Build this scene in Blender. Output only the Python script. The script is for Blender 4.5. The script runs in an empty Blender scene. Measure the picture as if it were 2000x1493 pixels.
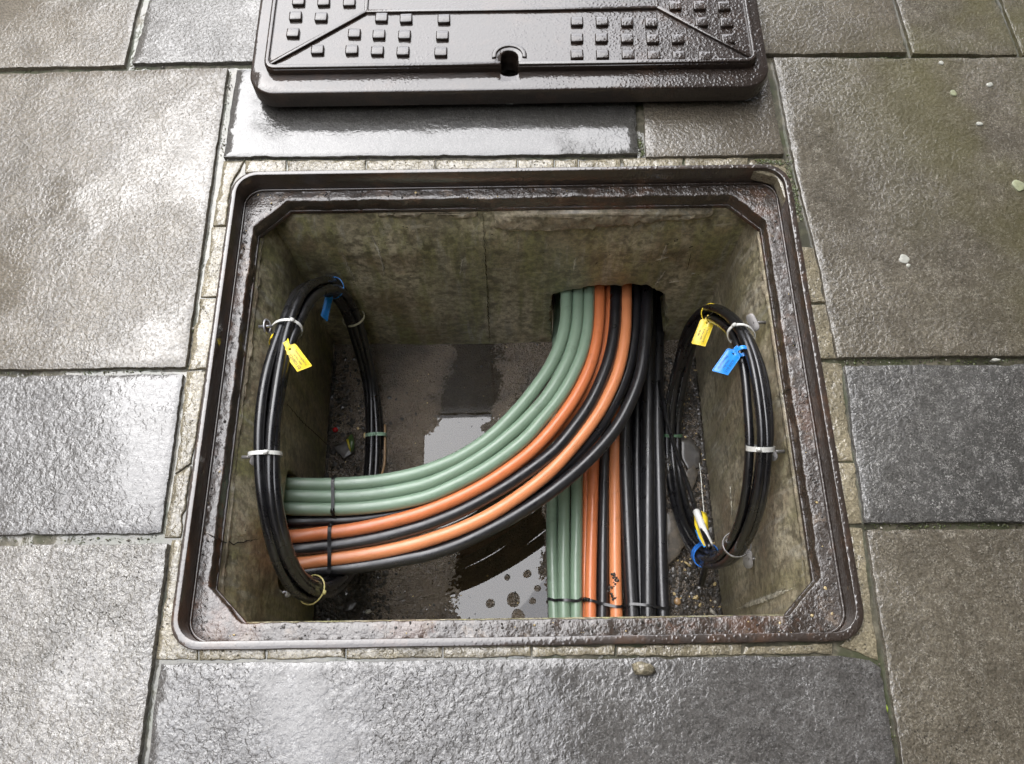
import bpy, bmesh, math, random
import numpy as np
from mathutils import Vector, Matrix, noise as mn
from mathutils.geometry import delaunay_2d_cdt
random.seed(7)
PI = math.pi
S = bpy.context.scene
# ------------------------------------------------------------------ camera
F_PX = 1647.57
cam_d = bpy.data.cameras.new('camera'); cam = bpy.data.objects.new('camera', cam_d)
S.collection.objects.link(cam); S.camera = cam
cam.location = (-0.00252, -0.50694, 1.19315)
cam.rotation_euler = (math.radians(22.7682), math.radians(0.3238), math.radians(-0.7410))
cam_d.sensor_width = 36; cam_d.lens = 36 * F_PX / 2000
cam_d.clip_start = .02; cam_d.clip_end = 400
# ------------------------------------------------------------------ sky
SUN_DIR = Vector((-0.62, 0.75, 1.25)).normalized()
w = bpy.data.worlds.new('World'); S.world = w; w.use_nodes = True
nt = w.node_tree; nt.nodes.clear()
sky = nt.nodes.new('ShaderNodeTexSky'); sky.sky_type = 'NISHITA'; sky.sun_disc = False
sky.sun_elevation = math.asin(SUN_DIR.z); sky.sun_rotation = math.atan2(SUN_DIR.x, SUN_DIR.y)
sky.dust_density = 4; sky.air_density = 1.0
hs = nt.nodes.new('ShaderNodeHueSaturation'); hs.inputs['Saturation'].default_value = .12
mx = nt.nodes.new('ShaderNodeMix'); mx.data_type = 'RGBA'; mx.inputs[0].default_value = .7
mx.inputs[7].default_value = (9.9, 9.95, 10.6, 1)      # even cloud deck in front of the clear sky
bg = nt.nodes.new('ShaderNodeBackground'); bg.inputs[1].default_value = .13
wo = nt.nodes.new('ShaderNodeOutputWorld')
nt.links.new(sky.outputs[0], hs.inputs['Color']); nt.links.new(hs.outputs[0], mx.inputs[6])
nt.links.new(mx.outputs[2], bg.inputs[0]); nt.links.new(bg.outputs[0], wo.inputs[0])
sd = bpy.data.lights.new('sun', 'SUN'); sd.energy = .5; sd.angle = math.radians(65); sd.color = (1, .97, .93)
so = bpy.data.objects.new('sun', sd); S.collection.objects.link(so)
so.rotation_euler = SUN_DIR.to_track_quat('Z', 'Y').to_euler()
S.view_settings.view_transform = 'Standard'; S.view_settings.look = 'None'
S.view_settings.exposure = 2.1; S.view_settings.gamma = 1; S.view_settings.use_curve_mapping = False
S.cycles.max_bounces = 8; S.cycles.glossy_bounces = 4; S.cycles.diffuse_bounces = 4
S.cycles.caustics_reflective = False; S.cycles.caustics_refractive = False
S.cycles.sample_clamp_indirect = 6

# ------------------------------------------------------------------ measuring: where the sight line through a photo point meets a plane of the place
CM = cam.rotation_euler.to_matrix(); CO = Vector(cam.location)
def ray(x, y): return CM @ Vector(((x - 1000) / F_PX, -(y - 746.5) / F_PX, -1))
def at(x, y, z=0.0):
    d = ray(x, y); return CO + d * ((z - CO.z) / d.z)
def at_x(x, y, X):
    d = ray(x, y); return CO + d * ((X - CO.x) / d.x)
def at_y(x, y, Y):
    d = ray(x, y); return CO + d * ((Y - CO.y) / d.y)
def at_plane(x, y, p, n):
    d = ray(x, y); return CO + d * ((p - CO).dot(n) / d.dot(n))

# ------------------------------------------------------------------ node helper
class NT:
    def __init__(s, name):
        s.m = bpy.data.materials.new(name); s.m.use_nodes = True; s.t = s.m.node_tree; s.t.nodes.clear()
        s.out = s.t.nodes.new('ShaderNodeOutputMaterial'); s.p = s.t.nodes.new('ShaderNodeBsdfPrincipled')
        s.t.links.new(s.p.outputs[0], s.out.inputs[0])
        s.pos = s.n('ShaderNodeNewGeometry').outputs['Position']
    def n(s, typ, **kw):
        nd = s.t.nodes.new(typ)
        for k, v in kw.items(): setattr(nd, k, v)
        return nd
    def set(s, sock, v):
        if hasattr(v, 'is_output'): s.t.links.new(v, sock)
        else:
            if isinstance(v, tuple) and len(v) == 3 and sock.type == 'RGBA': v = (*v, 1)
            sock.default_value = v
    def noise(s, scale, detail=3, rough=.55, vec=None, dist=0, lac=2.0):
        nd = s.n('ShaderNodeTexNoise'); s.set(nd.inputs['Vector'], vec or s.pos)
        nd.inputs['Scale'].default_value = scale; nd.inputs['Detail'].default_value = detail
        nd.inputs['Roughness'].default_value = rough; nd.inputs['Distortion'].default_value = dist
        nd.inputs['Lacunarity'].default_value = lac
        return nd.outputs[0]
    def voro(s, scale, vec=None, feature='F1', out='Distance', rnd=1):
        nd = s.n('ShaderNodeTexVoronoi', feature=feature); s.set(nd.inputs['Vector'], vec or s.pos)
        nd.inputs['Scale'].default_value = scale; nd.inputs['Randomness'].default_value = rnd
        return nd.outputs[out]
    def ramp(s, v, a, b, lo=0.0, hi=1.0):
        nd = s.n('ShaderNodeMapRange'); nd.interpolation_type = 'SMOOTHSTEP'; s.set(nd.inputs[0], v)
        for i, x in zip((1, 2, 3, 4), (a, b, lo, hi)): nd.inputs[i].default_value = x
        return nd.outputs[0]
    def noisevec(s, amt, scale):
        nd = s.n('ShaderNodeTexNoise'); s.set(nd.inputs['Vector'], s.pos); nd.inputs['Scale'].default_value = scale
        a = s.n('ShaderNodeVectorMath', operation='SCALE'); s.set(a.inputs[0], nd.outputs['Color']); a.inputs['Scale'].default_value = amt
        b = s.n('ShaderNodeVectorMath', operation='ADD'); s.set(b.inputs[0], s.pos); s.set(b.inputs[1], a.outputs[0]); return b.outputs[0]
    def math(s, op, a, b=0.0, c=0.0):
        nd = s.n('ShaderNodeMath', operation=op); s.set(nd.inputs[0], a); s.set(nd.inputs[1], b); s.set(nd.inputs[2], c)
        return nd.outputs[0]
    def mix(s, f, a, b, blend='MIX'):
        nd = s.n('ShaderNodeMix', data_type='RGBA', blend_type=blend); s.set(nd.inputs[0], f)
        s.set(nd.inputs[6], a); s.set(nd.inputs[7], b); return nd.outputs[2]
    def scalev(s, vec3, vec=None):
        nd = s.n('ShaderNodeMapping'); s.set(nd.inputs[0], vec or s.pos); nd.inputs['Scale'].default_value = vec3
        return nd.outputs[0]
    def bump(s, h, dist, strength=1.0, normal=None):
        nd = s.n('ShaderNodeBump'); s.set(nd.inputs['Height'], h); nd.inputs['Distance'].default_value = dist
        s.set(nd.inputs['Strength'], strength)
        if normal is not None: s.set(nd.inputs['Normal'], normal)
        return nd.outputs[0]
    def bsdf(s, **kw):
        for k, v in kw.items(): s.set(s.p.inputs[k.replace('_', ' ')], v)
        return s.m
def sepxyz(t, v=None):
    nd = t.n('ShaderNodeSeparateXYZ'); t.set(nd.inputs[0], v or t.pos); return nd.outputs

# ------------------------------------------------------------------ materials
def wet_stone(name, ca, cb, fleck, flecks=.35, crinkle=230, cr_amp=.00050, grain=.0003, coat=1.78, crough=.05, moss=0.0, pits=.3, film=(.42, .62), filmy=.42):
    t = NT(name)
    big = t.noise(2.6, 4, .6); mid = t.noise(34, 5, .65); fine = t.noise(330, 3, .7); grit = t.voro(620, out='Color')
    sep = t.n('ShaderNodeSeparateColor'); t.set(sep.inputs[0], grit)
    f = t.ramp(t.math('ADD', t.math('MULTIPLY', big, .5), t.math('MULTIPLY', mid, .5)), .36, .64)
    col = t.mix(f, ca, cb)
    col = t.mix(t.ramp(fine, .38, .66), t.mix(1, col, (.55, .55, .55), 'MULTIPLY'), col)
    fl = t.math('MULTIPLY', t.ramp(sep.outputs[0], .72, .95), t.ramp(t.noise(70, 3), .40, .62))
    col = t.mix(t.math('MULTIPLY', fl, flecks * .55), col, fleck)
    wisp = t.ramp(t.math('ABSOLUTE', t.math('SUBTRACT', t.noise(150, 3, .6, dist=1.2), .5)), .0, .035, 1, 0)
    wisp = t.math('MULTIPLY', wisp, t.ramp(t.noise(48, 3), .45, .60))
    col = t.mix(t.math('MULTIPLY', wisp, flecks * .55), col, fleck)
    col = t.mix(t.ramp(t.noise(17, 5, .7), .40, .66, .0, .5), col, t.mix(1, col, (.45, .44, .42), 'MULTIPLY'))
    pit = t.ramp(t.voro(135, vec=t.noisevec(.006, 60)), .06, .24, 1, 0)
    pit = t.math('MULTIPLY', pit, t.ramp(t.noise(7, 4, .6), .45, .58))
    col = t.mix(t.math('MULTIPLY', pit, .85), col, (.014, .012, .009))
    x, y, z = sepxyz(t)
    if moss:
        mm = t.math('MULTIPLY', t.ramp(t.noise(3.2, 5, .6), .36, .60), t.ramp(t.math('ADD', x, t.math('MULTIPLY', y, .35)), .6, 1.05))
        col = t.mix(t.math('MULTIPLY', mm, moss * .75), col, (.090, .082, .024))
    # water film lies thick in some hollows, where it smooths the relief
    wet = t.ramp(t.noise(4.3, 4, .55), film[0], film[1])
    crn = t.noise(crinkle * .62, 3.0, .55, dist=.25)
    cr = t.math('ADD', t.math('MULTIPLY', t.ramp(crn, .40, .60), .75), t.math('MULTIPLY', t.noise(crinkle * 1.5, 3, .6), .75))
    cr = t.math('ADD', cr, t.math('MULTIPLY', t.noise(52, 3, .55), 1.1))
    cr2 = t.noise(crinkle * 3.6, 2, .6)
    hgt = t.math('ADD', cr, t.math('MULTIPLY', cr2, .34))
    hgt = t.math('SUBTRACT', hgt, t.math('MULTIPLY', pit, pits))
    cn = t.bump(hgt, cr_amp, t.math('SUBTRACT', 1.0, t.math('MULTIPLY', wet, .80)))
    grain_w = t.ramp(t.noise(210, 3, .75), .36, .58, .42, 1.0)      # grains standing proud of the film stay matt
    patch = t.ramp(t.noise(22, 4, .65), .34, .62, .72, 1.0)
    cw = t.math('MULTIPLY', t.math('MULTIPLY', grain_w, patch), t.math('SUBTRACT', 1.0, t.math('MULTIPLY', pit, .9)))
    cw = t.math('MAXIMUM', cw, t.math('MULTIPLY', wet, filmy))
    bn = t.bump(t.math('ADD', hgt, t.math('MULTIPLY', fine, .5)), cr_amp + grain, 1.0)
    return t.bsdf(Base_Color=col, Roughness=.62, Specular_IOR_Level=.3, Coat_Weight=cw, Coat_IOR=coat,
                  Coat_Roughness=t.ramp(wet, 0, 1, crough + .05, crough * .5), Normal=bn, Coat_Normal=cn)
M = {}
M['slab_warm'] = wet_stone('slab_warm', (.100, .083, .058), (.172, .146, .106), (.30, .28, .22), .45, moss=.5)
M['slab_grey'] = wet_stone('slab_grey', (.082, .076, .065), (.135, .126, .109), (.28, .28, .26), .5, moss=.4)
M['slab_blue'] = wet_stone('slab_blue', (.078, .073, .067), (.130, .123, .114), (.42, .42, .41), .6, crinkle=150, cr_amp=.00075, coat=1.80, filmy=.80, film=(.38, .58))
M['slab_film'] = wet_stone('slab_film', (.052, .049, .043), (.080, .077, .069), (.28, .28, .26), .4, crinkle=200, cr_amp=.00045, crough=.05, coat=1.75, film=(.3, .45), filmy=.95)
M['slab_pale'] = wet_stone('slab_pale', (.13, .12, .10), (.26, .24, .21), (.6, .58, .53), .8, crinkle=190, cr_amp=.00085, pits=.6, coat=1.85)
M['slab_brown'] = wet_stone('slab_brown', (.098, .083, .058), (.180, .156, .113), (.46, .43, .36), .75, cr_amp=.00062, moss=.9)
M['slab_dark'] = wet_stone('slab_dark', (.062, .060, .055), (.125, .121, .112), (.48, .47, .44), 1.0, crinkle=220, cr_amp=.00065)
M['mortar'] = wet_stone('mortar', (.17, .148, .10), (.36, .31, .20), (.5, .45, .33), .5, crinkle=120, cr_amp=.0010, pits=.8, crough=.12)
def bed_mat():
    t = NT('joint_mortar')
    a = t.noise(9, 5, .6); b = t.noise(70, 4, .6)
    col = t.mix(t.ramp(a, .4, .6), (.06, .058, .030), (.15, .135, .095))
    col = t.mix(t.ramp(b, .45, .62), t.mix(1, col, (.5, .5, .45), 'MULTIPLY'), col)
    col = t.mix(t.math('MULTIPLY', t.ramp(t.noise(14, 3), .5, .6), .7), col, (.035, .045, .012))
    cn = t.bump(t.noise(60, 3, .5, dist=.5), .0012, t.ramp(a, .42, .6, 1.0, .08))
    return t.bsdf(Base_Color=col, Roughness=.7, Coat_Weight=1.0, Coat_IOR=1.6, Coat_Roughness=.07, Normal=t.bump(b, .001), Coat_Normal=cn)
M['bed'] = bed_mat()
def iron(name, base, rust, rust_amt, bump=.0006, bscale=140, ior=1.9, rough=.12, debris=0, spec=.3):
    t = NT(name)
    a = t.noise(7, 5, .65); b = t.noise(bscale, 3, .6, dist=.4); c = t.noise(45, 4, .6)
    r = t.math('MULTIPLY', t.ramp(t.math('ADD', t.math('MULTIPLY', a, .6), t.math('MULTIPLY', c, .4)), .5, .62), rust_amt)
    col = t.mix(r, base, rust)
    if debris:
        d = t.math('MULTIPLY', t.ramp(t.noise(28, 5, .7), .55, .68), debris)
        col = t.mix(d, col, (.16, .12, .085))
        col = t.mix(t.math('MULTIPLY', t.ramp(t.noise(19, 3), .66, .72), debris * .6), col, (.16, .06, .032))
    x, y, z = sepxyz(t)
    wet = t.ramp(t.math('ADD', t.noise(5, 3), t.math('MULTIPLY', x, .45)), .45, .72)
    drops = t.ramp(t.voro(190, feature='SMOOTH_F1'), .12, .45, 1, 0)
    h = t.math('ADD', b, t.math('MULTIPLY', drops, .15 if debris else .7))
    cn = t.bump(h, bump, t.math('ADD', .22 if not debris else .7, t.math('MULTIPLY', wet, .9)))
    return t.bsdf(Base_Color=col, Roughness=.5, Specular_IOR_Level=spec, Coat_Weight=1.0, Coat_IOR=ior, Coat_Roughness=rough, Normal=t.bump(h, bump), Coat_Normal=cn)
M['cover_iron'] = iron('cover_iron', (.023, .0165, .013), (.044, .027, .018), .7, .00042, 230, 1.62, .08, spec=.15)
M['frame_iron'] = iron('frame_iron', (.034, .024, .018), (.070, .038, .022), .8, .0005, 120, 1.72, .13)
M['seat_iron'] = iron('seat_iron', (.036, .026, .019), (.080, .042, .025), .9, .0015, 150, 1.62, .10, debris=.75)
M['lip_iron'] = iron('lip_iron', (.028, .018, .013), (.10, .032, .014), .9, .0012, 60, 1.6, .3)
def concrete(name, ca, cb, green, gamt, spec=1.5, rough=.35, drops=0):
    t = NT(name)
    x, y, z = sepxyz(t)
    streak = t.noise(1, 5, .65, vec=t.scalev((26, 26, 2.4)), dist=.3)
    streak2 = t.noise(1, 4, .6, vec=t.scalev((55, 55, 5)), dist=.3)
    a = t.noise(5, 5, .6); b = t.noise(40, 5, .65); c = t.noise(260, 2)
    col = t.mix(t.ramp(a, .38, .64), ca, cb)
    col = t.mix(t.math('MULTIPLY', t.ramp(streak, .42, .64), gamt), col, green)
    col = t.mix(t.math('MULTIPLY', t.ramp(t.noise(6.5, 4, .6), .53, .68), .5), col, (.27, .165, .10))     # rusty bloom
    col = t.mix(t.math('MULTIPLY', t.ramp(streak2, .55, .68), .7), col, (.42, .40, .33))                     # lime runs
    col = t.mix(t.ramp(b, .36, .50, .6, 0), col, (.075, .064, .036))
    col = t.mix(t.ramp(t.noise(95, 4, .7), .40, .60, .5, 0), col, (.06, .052, .032))
    bug = t.ramp(t.voro(62), .04, .11, 1, 0)
    bug = t.math('MULTIPLY', bug, t.ramp(t.noise(12, 2), .5, .6))
    col = t.mix(t.math('MULTIPLY', bug, .85), col, (.008, .007, .005))
    scr = t.math('MULTIPLY', t.ramp(t.noise(1, 3, .6, vec=t.scalev((16, 16, 120))), .64, .70), .45)
    col = t.mix(scr, col, (.45, .42, .34))
    h = t.math('ADD', t.math('ADD', b, t.math('MULTIPLY', streak2, .5)), t.math('MULTIPLY', c, .15))
    h = t.math('SUBTRACT', t.math('ADD', h, t.math('MULTIPLY', t.noise(95, 4, .7), .5)), t.math('MULTIPLY', bug, 1.6))
    return t.bsdf(Base_Color=col, Roughness=.7, Coat_Weight=.75, Coat_IOR=spec, Coat_Roughness=rough, Normal=t.bump(h, .0022), Coat_Normal=t.bump(h, .0013))
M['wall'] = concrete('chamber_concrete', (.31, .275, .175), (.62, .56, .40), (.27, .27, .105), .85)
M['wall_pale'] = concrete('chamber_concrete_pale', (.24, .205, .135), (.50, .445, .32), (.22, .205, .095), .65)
M['collar'] = concrete('collar_mortar', (.26, .215, .145), (.52, .45, .33), (.17, .155, .07), .5, rough=.25)
M['crack'] = NT('crack_near_black').bsdf(Base_Color=(.012, .010, .007), Roughness=.8)  # flat near-black for the thin raised crack, pock and seam strips
M['lime'] = concrete('lime_deposit', (.55, .52, .44), (.75, .72, .62), (.5, .48, .36), .3)
def floor_mat():
    t = NT('chamber_floor_silt')
    a = t.noise(8, 5, .6); g = t.voro(420, out='Color'); sep = t.n('ShaderNodeSeparateColor'); t.set(sep.inputs[0], g)
    b = t.noise(230, 3, .7)
    col = t.mix(t.ramp(a, .38, .62), (.060, .043, .027), (.150, .112, .074))
    col = t.mix(t.math('MULTIPLY', t.ramp(sep.outputs[0], .72, 1), .5), col, (.15, .125, .09))
    h = t.math('ADD', b, t.math('MULTIPLY', t.voro(250), .9))
    return t.bsdf(Base_Color=col, Roughness=.6, Coat_Weight=1.0, Coat_IOR=2.1, Coat_Roughness=.06, Normal=t.bump(h, .0046), Coat_Normal=t.bump(h, .0046))
M['silt'] = floor_mat()
def water_mat():
    t = NT('standing_water')
    n = t.bump(t.noise(10, 2), .0003, .25)
    m = t.bsdf(Base_Color=(.010, .009, .006), Roughness=.015, IOR=1.85, Normal=n)
    tr = t.n('ShaderNodeBsdfTransparent'); tr.inputs[0].default_value = (.78, .70, .56, 1)
    mixs = t.n('ShaderNodeMixShader'); mixs.inputs[0].default_value = .55
    t.t.links.new(tr.outputs[0], mixs.inputs[1]); t.t.links.new(t.p.outputs[0], mixs.inputs[2]); t.t.links.new(mixs.outputs[0], t.out.inputs[0])
    return m
M['water'] = water_mat()
def plastic(name, col, rough=.3, spec=.5, dirt=.25, coat=.4, prints=None, ior=1.5):
    t = NT(name)
    d = t.math('MULTIPLY', t.ramp(t.noise(26, 5, .7), .52, .72), dirt)
    c = t.mix(d, col, tuple(x * .45 for x in col))
    if max(col) < .05: c = t.mix(t.math('MULTIPLY', t.ramp(t.noise(60, 4, .7), .56, .72), dirt), col, (.05, .047, .042))
    if prints:
        uv = t.n('ShaderNodeUVMap'); uv.uv_map = 'UVMap'; u = sepxyz(t, uv.outputs[0])
        st = t.math('MULTIPLY', t.ramp(t.math('ABSOLUTE', t.math('SUBTRACT', u[1], prints[0])), .012, .018, 1, 0),
                    t.ramp(t.noise(1, 3, .9, vec=t.scalev((420, 30, 1), uv.outputs[0])), .50, .56))
        st = t.math('MULTIPLY', st, t.ramp(t.noise(1, 1, .5, vec=t.scalev((7, .01, 1), uv.outputs[0])), .50, .54))
        c = t.mix(t.math('MULTIPLY', st, prints[2]), c, prints[1])
    drops = t.ramp(t.voro(170), .08, .22, 1, 0)
    drops = t.math('MULTIPLY', drops, t.ramp(t.noise(15, 2), .55, .66))
    return t.bsdf(Base_Color=c, Roughness=t.ramp(t.noise(50, 3), .3, .7, rough * .75, rough * 1.3), IOR=ior, Coat_Weight=coat, Coat_IOR=1.55, Coat_Roughness=.20,
                  Normal=t.bump(t.noise(90, 2), .00015), Coat_Normal=t.bump(drops, .0006))
M['green'] = plastic('green_duct', (.215, .305, .22), .38, dirt=.38, prints=(.28, (.05, .09, .07), .5))
M['orange'] = plastic('orange_duct', (.66, .195, .070), .38, dirt=.35, prints=(.3, (.25, .06, .02), .5))
M['orange_pale'] = plastic('orange_duct_pale', (.72, .26, .105), .38, dirt=.3)
M['black_duct'] = plastic('black_duct', (.012, .012, .014), .36, dirt=.35, coat=.5, prints=(.3, (.22, .21, .18), .6))
M['black_cable'] = plastic('black_cable', (.006, .006, .007), .32, dirt=.25, coat=.55, prints=(.3, (.4, .4, .38), .8))
M['tie_black'] = plastic('black_nylon', (.009, .009, .010), .35, dirt=.1)
M['tie_white'] = plastic('white_nylon', (.62, .62, .58), .3, dirt=.3)
M['tie_cream'] = plastic('cream_nylon', (.50, .47, .33), .3, dirt=.3)
M['tie_green'] = plastic('pale_green_nylon', (.30, .46, .33), .3, dirt=.2)
M['tie_olive'] = plastic('dull_green_nylon', (.09, .17, .10), .3, dirt=.2)
M['wire_yellow'] = plastic('pale_yellow_wire', (.62, .55, .22), .3, dirt=.3)
M['tag_yellow'] = plastic('yellow_tag', (.88, .66, .035), .32, dirt=.1)
M['tag_blue'] = plastic('blue_tag', (.018, .27, .80), .3, dirt=.08)
M['tag_ink'] = plastic('tag_ink', (.10, .07, .02), .5, dirt=0, coat=0)
M['tag_ink_blue'] = plastic('tag_ink_blue', (.008, .05, .22), .5, dirt=0, coat=0)
M['blue_tape'] = plastic('blue_tape', (.02, .17, .62), .28, dirt=.2)
M['white_sleeve'] = plastic('white_sleeve', (.68, .68, .66), .3, dirt=.35, prints=(.35, (.05, .05, .05), .9))
M['galv'] = NT('galvanised_steel').bsdf(Base_Color=(.42, .42, .43), Metallic=.8, Roughness=.35)
M['hook_steel'] = NT('dull_steel').bsdf(Base_Color=(.22, .21, .20), Metallic=.5, Roughness=.4)
M['rusty_steel'] = NT('rusty_steel').bsdf(Base_Color=(.09, .06, .045), Metallic=.4, Roughness=.45)
def simple(name, col, rough=.5, amp=.3, sc=60, coat=.5):
    t = NT(name); n = t.noise(sc, 4, .65)
    return t.bsdf(Base_Color=t.mix(t.ramp(n, .35, .65), tuple(c * (1 - amp) for c in col), col), Roughness=rough, Coat_Weight=coat, Coat_Roughness=.1, Normal=t.bump(n, .0008))
M['stone_white'] = simple('white_pebble', (.55, .52, .45), .5)
M['stone_tan'] = simple('tan_pebble', (.36, .22, .10), .5)
M['stone_grey'] = simple('grey_rubble', (.085, .068, .046), .6, .6, 90, .3)
M['stone_dark'] = simple('dark_rubble', (.04, .034, .027), .5, .5)
M['grit'] = simple('dark_grit', (.035, .028, .02), .45, .6, 300)
M['seed'] = simple('pale_seed', (.55, .42, .20), .5)
M['berry'] = simple('red_berry', (.55, .02, .025), .25, .2)
M['leaf_green'] = simple('green_leaf', (.045, .085, .02), .35)
M['leaf_yellow'] = simple('yellow_leaf', (.65, .52, .04), .35)
M['leaf_lime'] = simple('lime_leaf', (.45, .62, .08), .4)
M['gum'] = simple('pale_gum', (.50, .50, .44), .5, .3, 90, .8)
M['gum_olive'] = simple('pale_gum_olive', (.34, .36, .22), .5, .3, 90, .8)
M['brick_wall'] = simple('dark_facade_stone', (.27, .235, .19), .8, .4, 4, 0)
M['far_wall'] = simple('brown_facade_stone', (.20, .165, .125), .8, .4, 4, 0)
M['paint_dark'] = simple('dark_paint', (.03, .03, .032), .35, .2, 5, .4)
M['glass'] = NT('shop_glass').bsdf(Base_Color=(.02, .022, .025), Roughness=.05, IOR=1.5)
M['canvas'] = simple('dark_awning_canvas', (.19, .175, .155), .85, .3, 20, 0)
M['asphalt'] = simple('asphalt', (.05, .05, .05), .6, .4, 120, .5)

# ------------------------------------------------------------------ object helpers
def link(name, me, mat, parent=None, smooth=True):
    o = bpy.data.objects.new(name, me); S.collection.objects.link(o)
    if mat is not None: me.materials.append(mat)
    if smooth: me.polygons.foreach_set('use_smooth', [True] * len(me.polygons))
    if parent is not None:
        o.parent = parent; o.matrix_parent_inverse = Matrix.Translation(-parent.location)
    return o
def tag(o, label=None, cat=None, group=None, kind=None):
    if label: o['label'] = label
    if cat: o['category'] = cat
    if group: o['group'] = group
    if kind: o['kind'] = kind
    return o
def thing(name, loc, label, cat, group=None):
    o = bpy.data.objects.new(name, None); S.collection.objects.link(o); o.location = loc; o.empty_display_size = .02
    return tag(o, label, cat, group)
def mesh(verts, faces):
    me = bpy.data.meshes.new('mesh'); me.from_pydata([tuple(v) for v in verts], [], faces); me.update(); return me
def sharp(me, deg=40):
    try: me.set_sharp_from_angle(angle=math.radians(deg))
    except Exception: pass
    return me
def area(p): return sum(p[i][0] * p[(i + 1) % len(p)][1] - p[(i + 1) % len(p)][0] * p[i][1] for i in range(len(p))) / 2
def ccw(p): return list(p) if area(p) > 0 else list(reversed(p))
def offset(p, d):      # positive d moves a CCW outline inwards
    n = len(p); r = []
    for i in range(n):
        a, b, c = Vector(p[i - 1][:2]), Vector(p[i][:2]), Vector(p[(i + 1) % n][:2])
        e1 = (b - a).normalized() if (b - a).length > 1e-9 else Vector((1, 0)); e2 = (c - b).normalized() if (c - b).length > 1e-9 else e1
        n1 = Vector((-e1.y, e1.x)); n2 = Vector((-e2.y, e2.x)); m = n1 + n2
        m = m.normalized() if m.length > .1 else n1
        k = max(.5, m.dot(n1)); q = b + m * (d / k); r.append((q.x, q.y))
    return r
def rrect(x0, y0, x1, y1, r, seg=8):
    p = []
    for cx, cy, a in ((x1 - r, y1 - r, 0), (x0 + r, y1 - r, 90), (x0 + r, y0 + r, 180), (x1 - r, y0 + r, 270)):
        for i in range(seg + 1):
            t = math.radians(a + 90 * i / seg); p.append((cx + r * math.cos(t), cy + r * math.sin(t)))
    return p
def rough_outline(p, step=.012, amp=.0012, seed=0, chip=.0):
    r = []; n = len(p)
    for i in range(n):
        a = Vector(p[i][:2]); b = Vector(p[(i + 1) % n][:2]); L = (b - a).length; k = max(1, int(L / step))
        nrm = Vector((-(b - a).y, (b - a).x)).normalized()
        for j in range(k):
            q = a.lerp(b, j / k); s = 0
            e = min(1, j / 2.0)
            s = (mn.noise(Vector((q.x * 14, q.y * 14, seed))) * amp * 1.6 + mn.noise(Vector((q.x * 90, q.y * 90, seed + 3))) * amp * 1.3) * e
            if chip and mn.noise(Vector((q.x * 31, q.y * 31, seed + 9))) > .38: s += chip * random.random()
            q = q + nrm * s; r.append((q.x, q.y))
    return r
def plate(outer, z0, z1, holes=(), bevel=.0015, zf=None, grid=0, mat4=None):
    """solid plate: outline with holes, rounded top edge; zf(x,y) adds relief to its top, grid = spacing of the relief points"""
    outer = ccw(outer); holes = [list(reversed(ccw(h))) for h in holes]
    loops = [outer] + holes; V = []; Fc = []; tops = []
    for lp in loops:
        n = len(lp); b0 = len(V)
        ins = offset(lp, bevel); ins2 = offset(lp, bevel * .3)
        for (x, y) in lp: V.append((x, y, z0))
        for (x, y) in lp: V.append((x, y, z1 - bevel + (zf(x, y) if zf else 0)))
        for (x, y) in ins2: V.append((x, y, z1 - bevel * .35 + (zf(x, y) if zf else 0)))
        for (x, y) in ins: V.append((x, y, z1 + (zf(x, y) if zf else 0)))
        for k in range(3):
            for i in range(n):
                j = (i + 1) % n; Fc.append((b0 + k * n + i, b0 + k * n + j, b0 + (k + 1) * n + j, b0 + (k + 1) * n + i))
        tops.append((b0 + 3 * n, ins))
    pts = []; idx = []; edges = []
    for b, ins in tops:
        s = len(pts)
        for i, q in enumerate(ins): pts.append(Vector(q)); idx.append(b + i)
        n = len(ins); edges += [(s + i, s + (i + 1) % n) for i in range(n)]
    nb = len(pts)
    if grid:
        xs = [q[0] for q in outer]; ys = [q[1] for q in outer]
        lpv = [np.array(l) for _, l in tops]
        gx = np.arange(min(xs) + grid * .5, max(xs), grid); gy = np.arange(min(ys) + grid * .5, max(ys), grid)
        X, Y = np.meshgrid(gx, gy); rs = np.random.RandomState(3)
        X = (X + rs.uniform(-.25, .25, X.shape) * grid).ravel(); Y = (Y + rs.uniform(-.25, .25, Y.shape) * grid).ravel()
        ok = np.zeros(len(X), bool)
        for l in lpv:
            x1 = l[:, 0]; y1 = l[:, 1]; x2 = np.roll(x1, -1); y2 = np.roll(y1, -1)
            for a, b, c, d in zip(x1, y1, x2, y2):
                if b == d: continue
                m = ((b > Y) != (d > Y)) & (X < (c - a) * (Y - b) / (d - b) + a); ok ^= m
        for l in lpv:
            for a, b in l[::1]:
                ok &= ((X - a) ** 2 + (Y - b) ** 2) > (grid * .55) ** 2
        for x, y in zip(X[ok], Y[ok]): pts.append(Vector((x, y)))
    vo, eo, fo, ov, oe, of = delaunay_2d_cdt(pts, edges, [], 2 if not holes else 2, 1e-7)
    mp = {}
    for i, v in enumerate(vo):
        src = ov[i]
        if src and src[0] < nb: mp[i] = idx[src[0]]
        else:
            mp[i] = len(V); V.append((v.x, v.y, z1 + (zf(v.x, v.y) if zf else 0)))
    inhole = [np.array(l) for _, l in tops[1:]]
    for f in fo:
        if inhole:
            c = sum((vo[i] for i in f), Vector((0, 0))) / len(f); bad = False
            for l in inhole:
                c_in = False; m = len(l)
                for k in range(m):
                    a = l[k]; b = l[(k + 1) % m]
                    if (a[1] > c.y) != (b[1] > c.y) and c.x < (b[0] - a[0]) * (c.y - a[1]) / (b[1] - a[1]) + a[0]: c_in = not c_in
                bad |= c_in
            if bad: continue
        Fc.append(tuple(mp[i] for i in f))
    if mat4 is not None: V = [mat4 @ Vector(v) for v in V]
    me = mesh(V, Fc)
    return me
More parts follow.
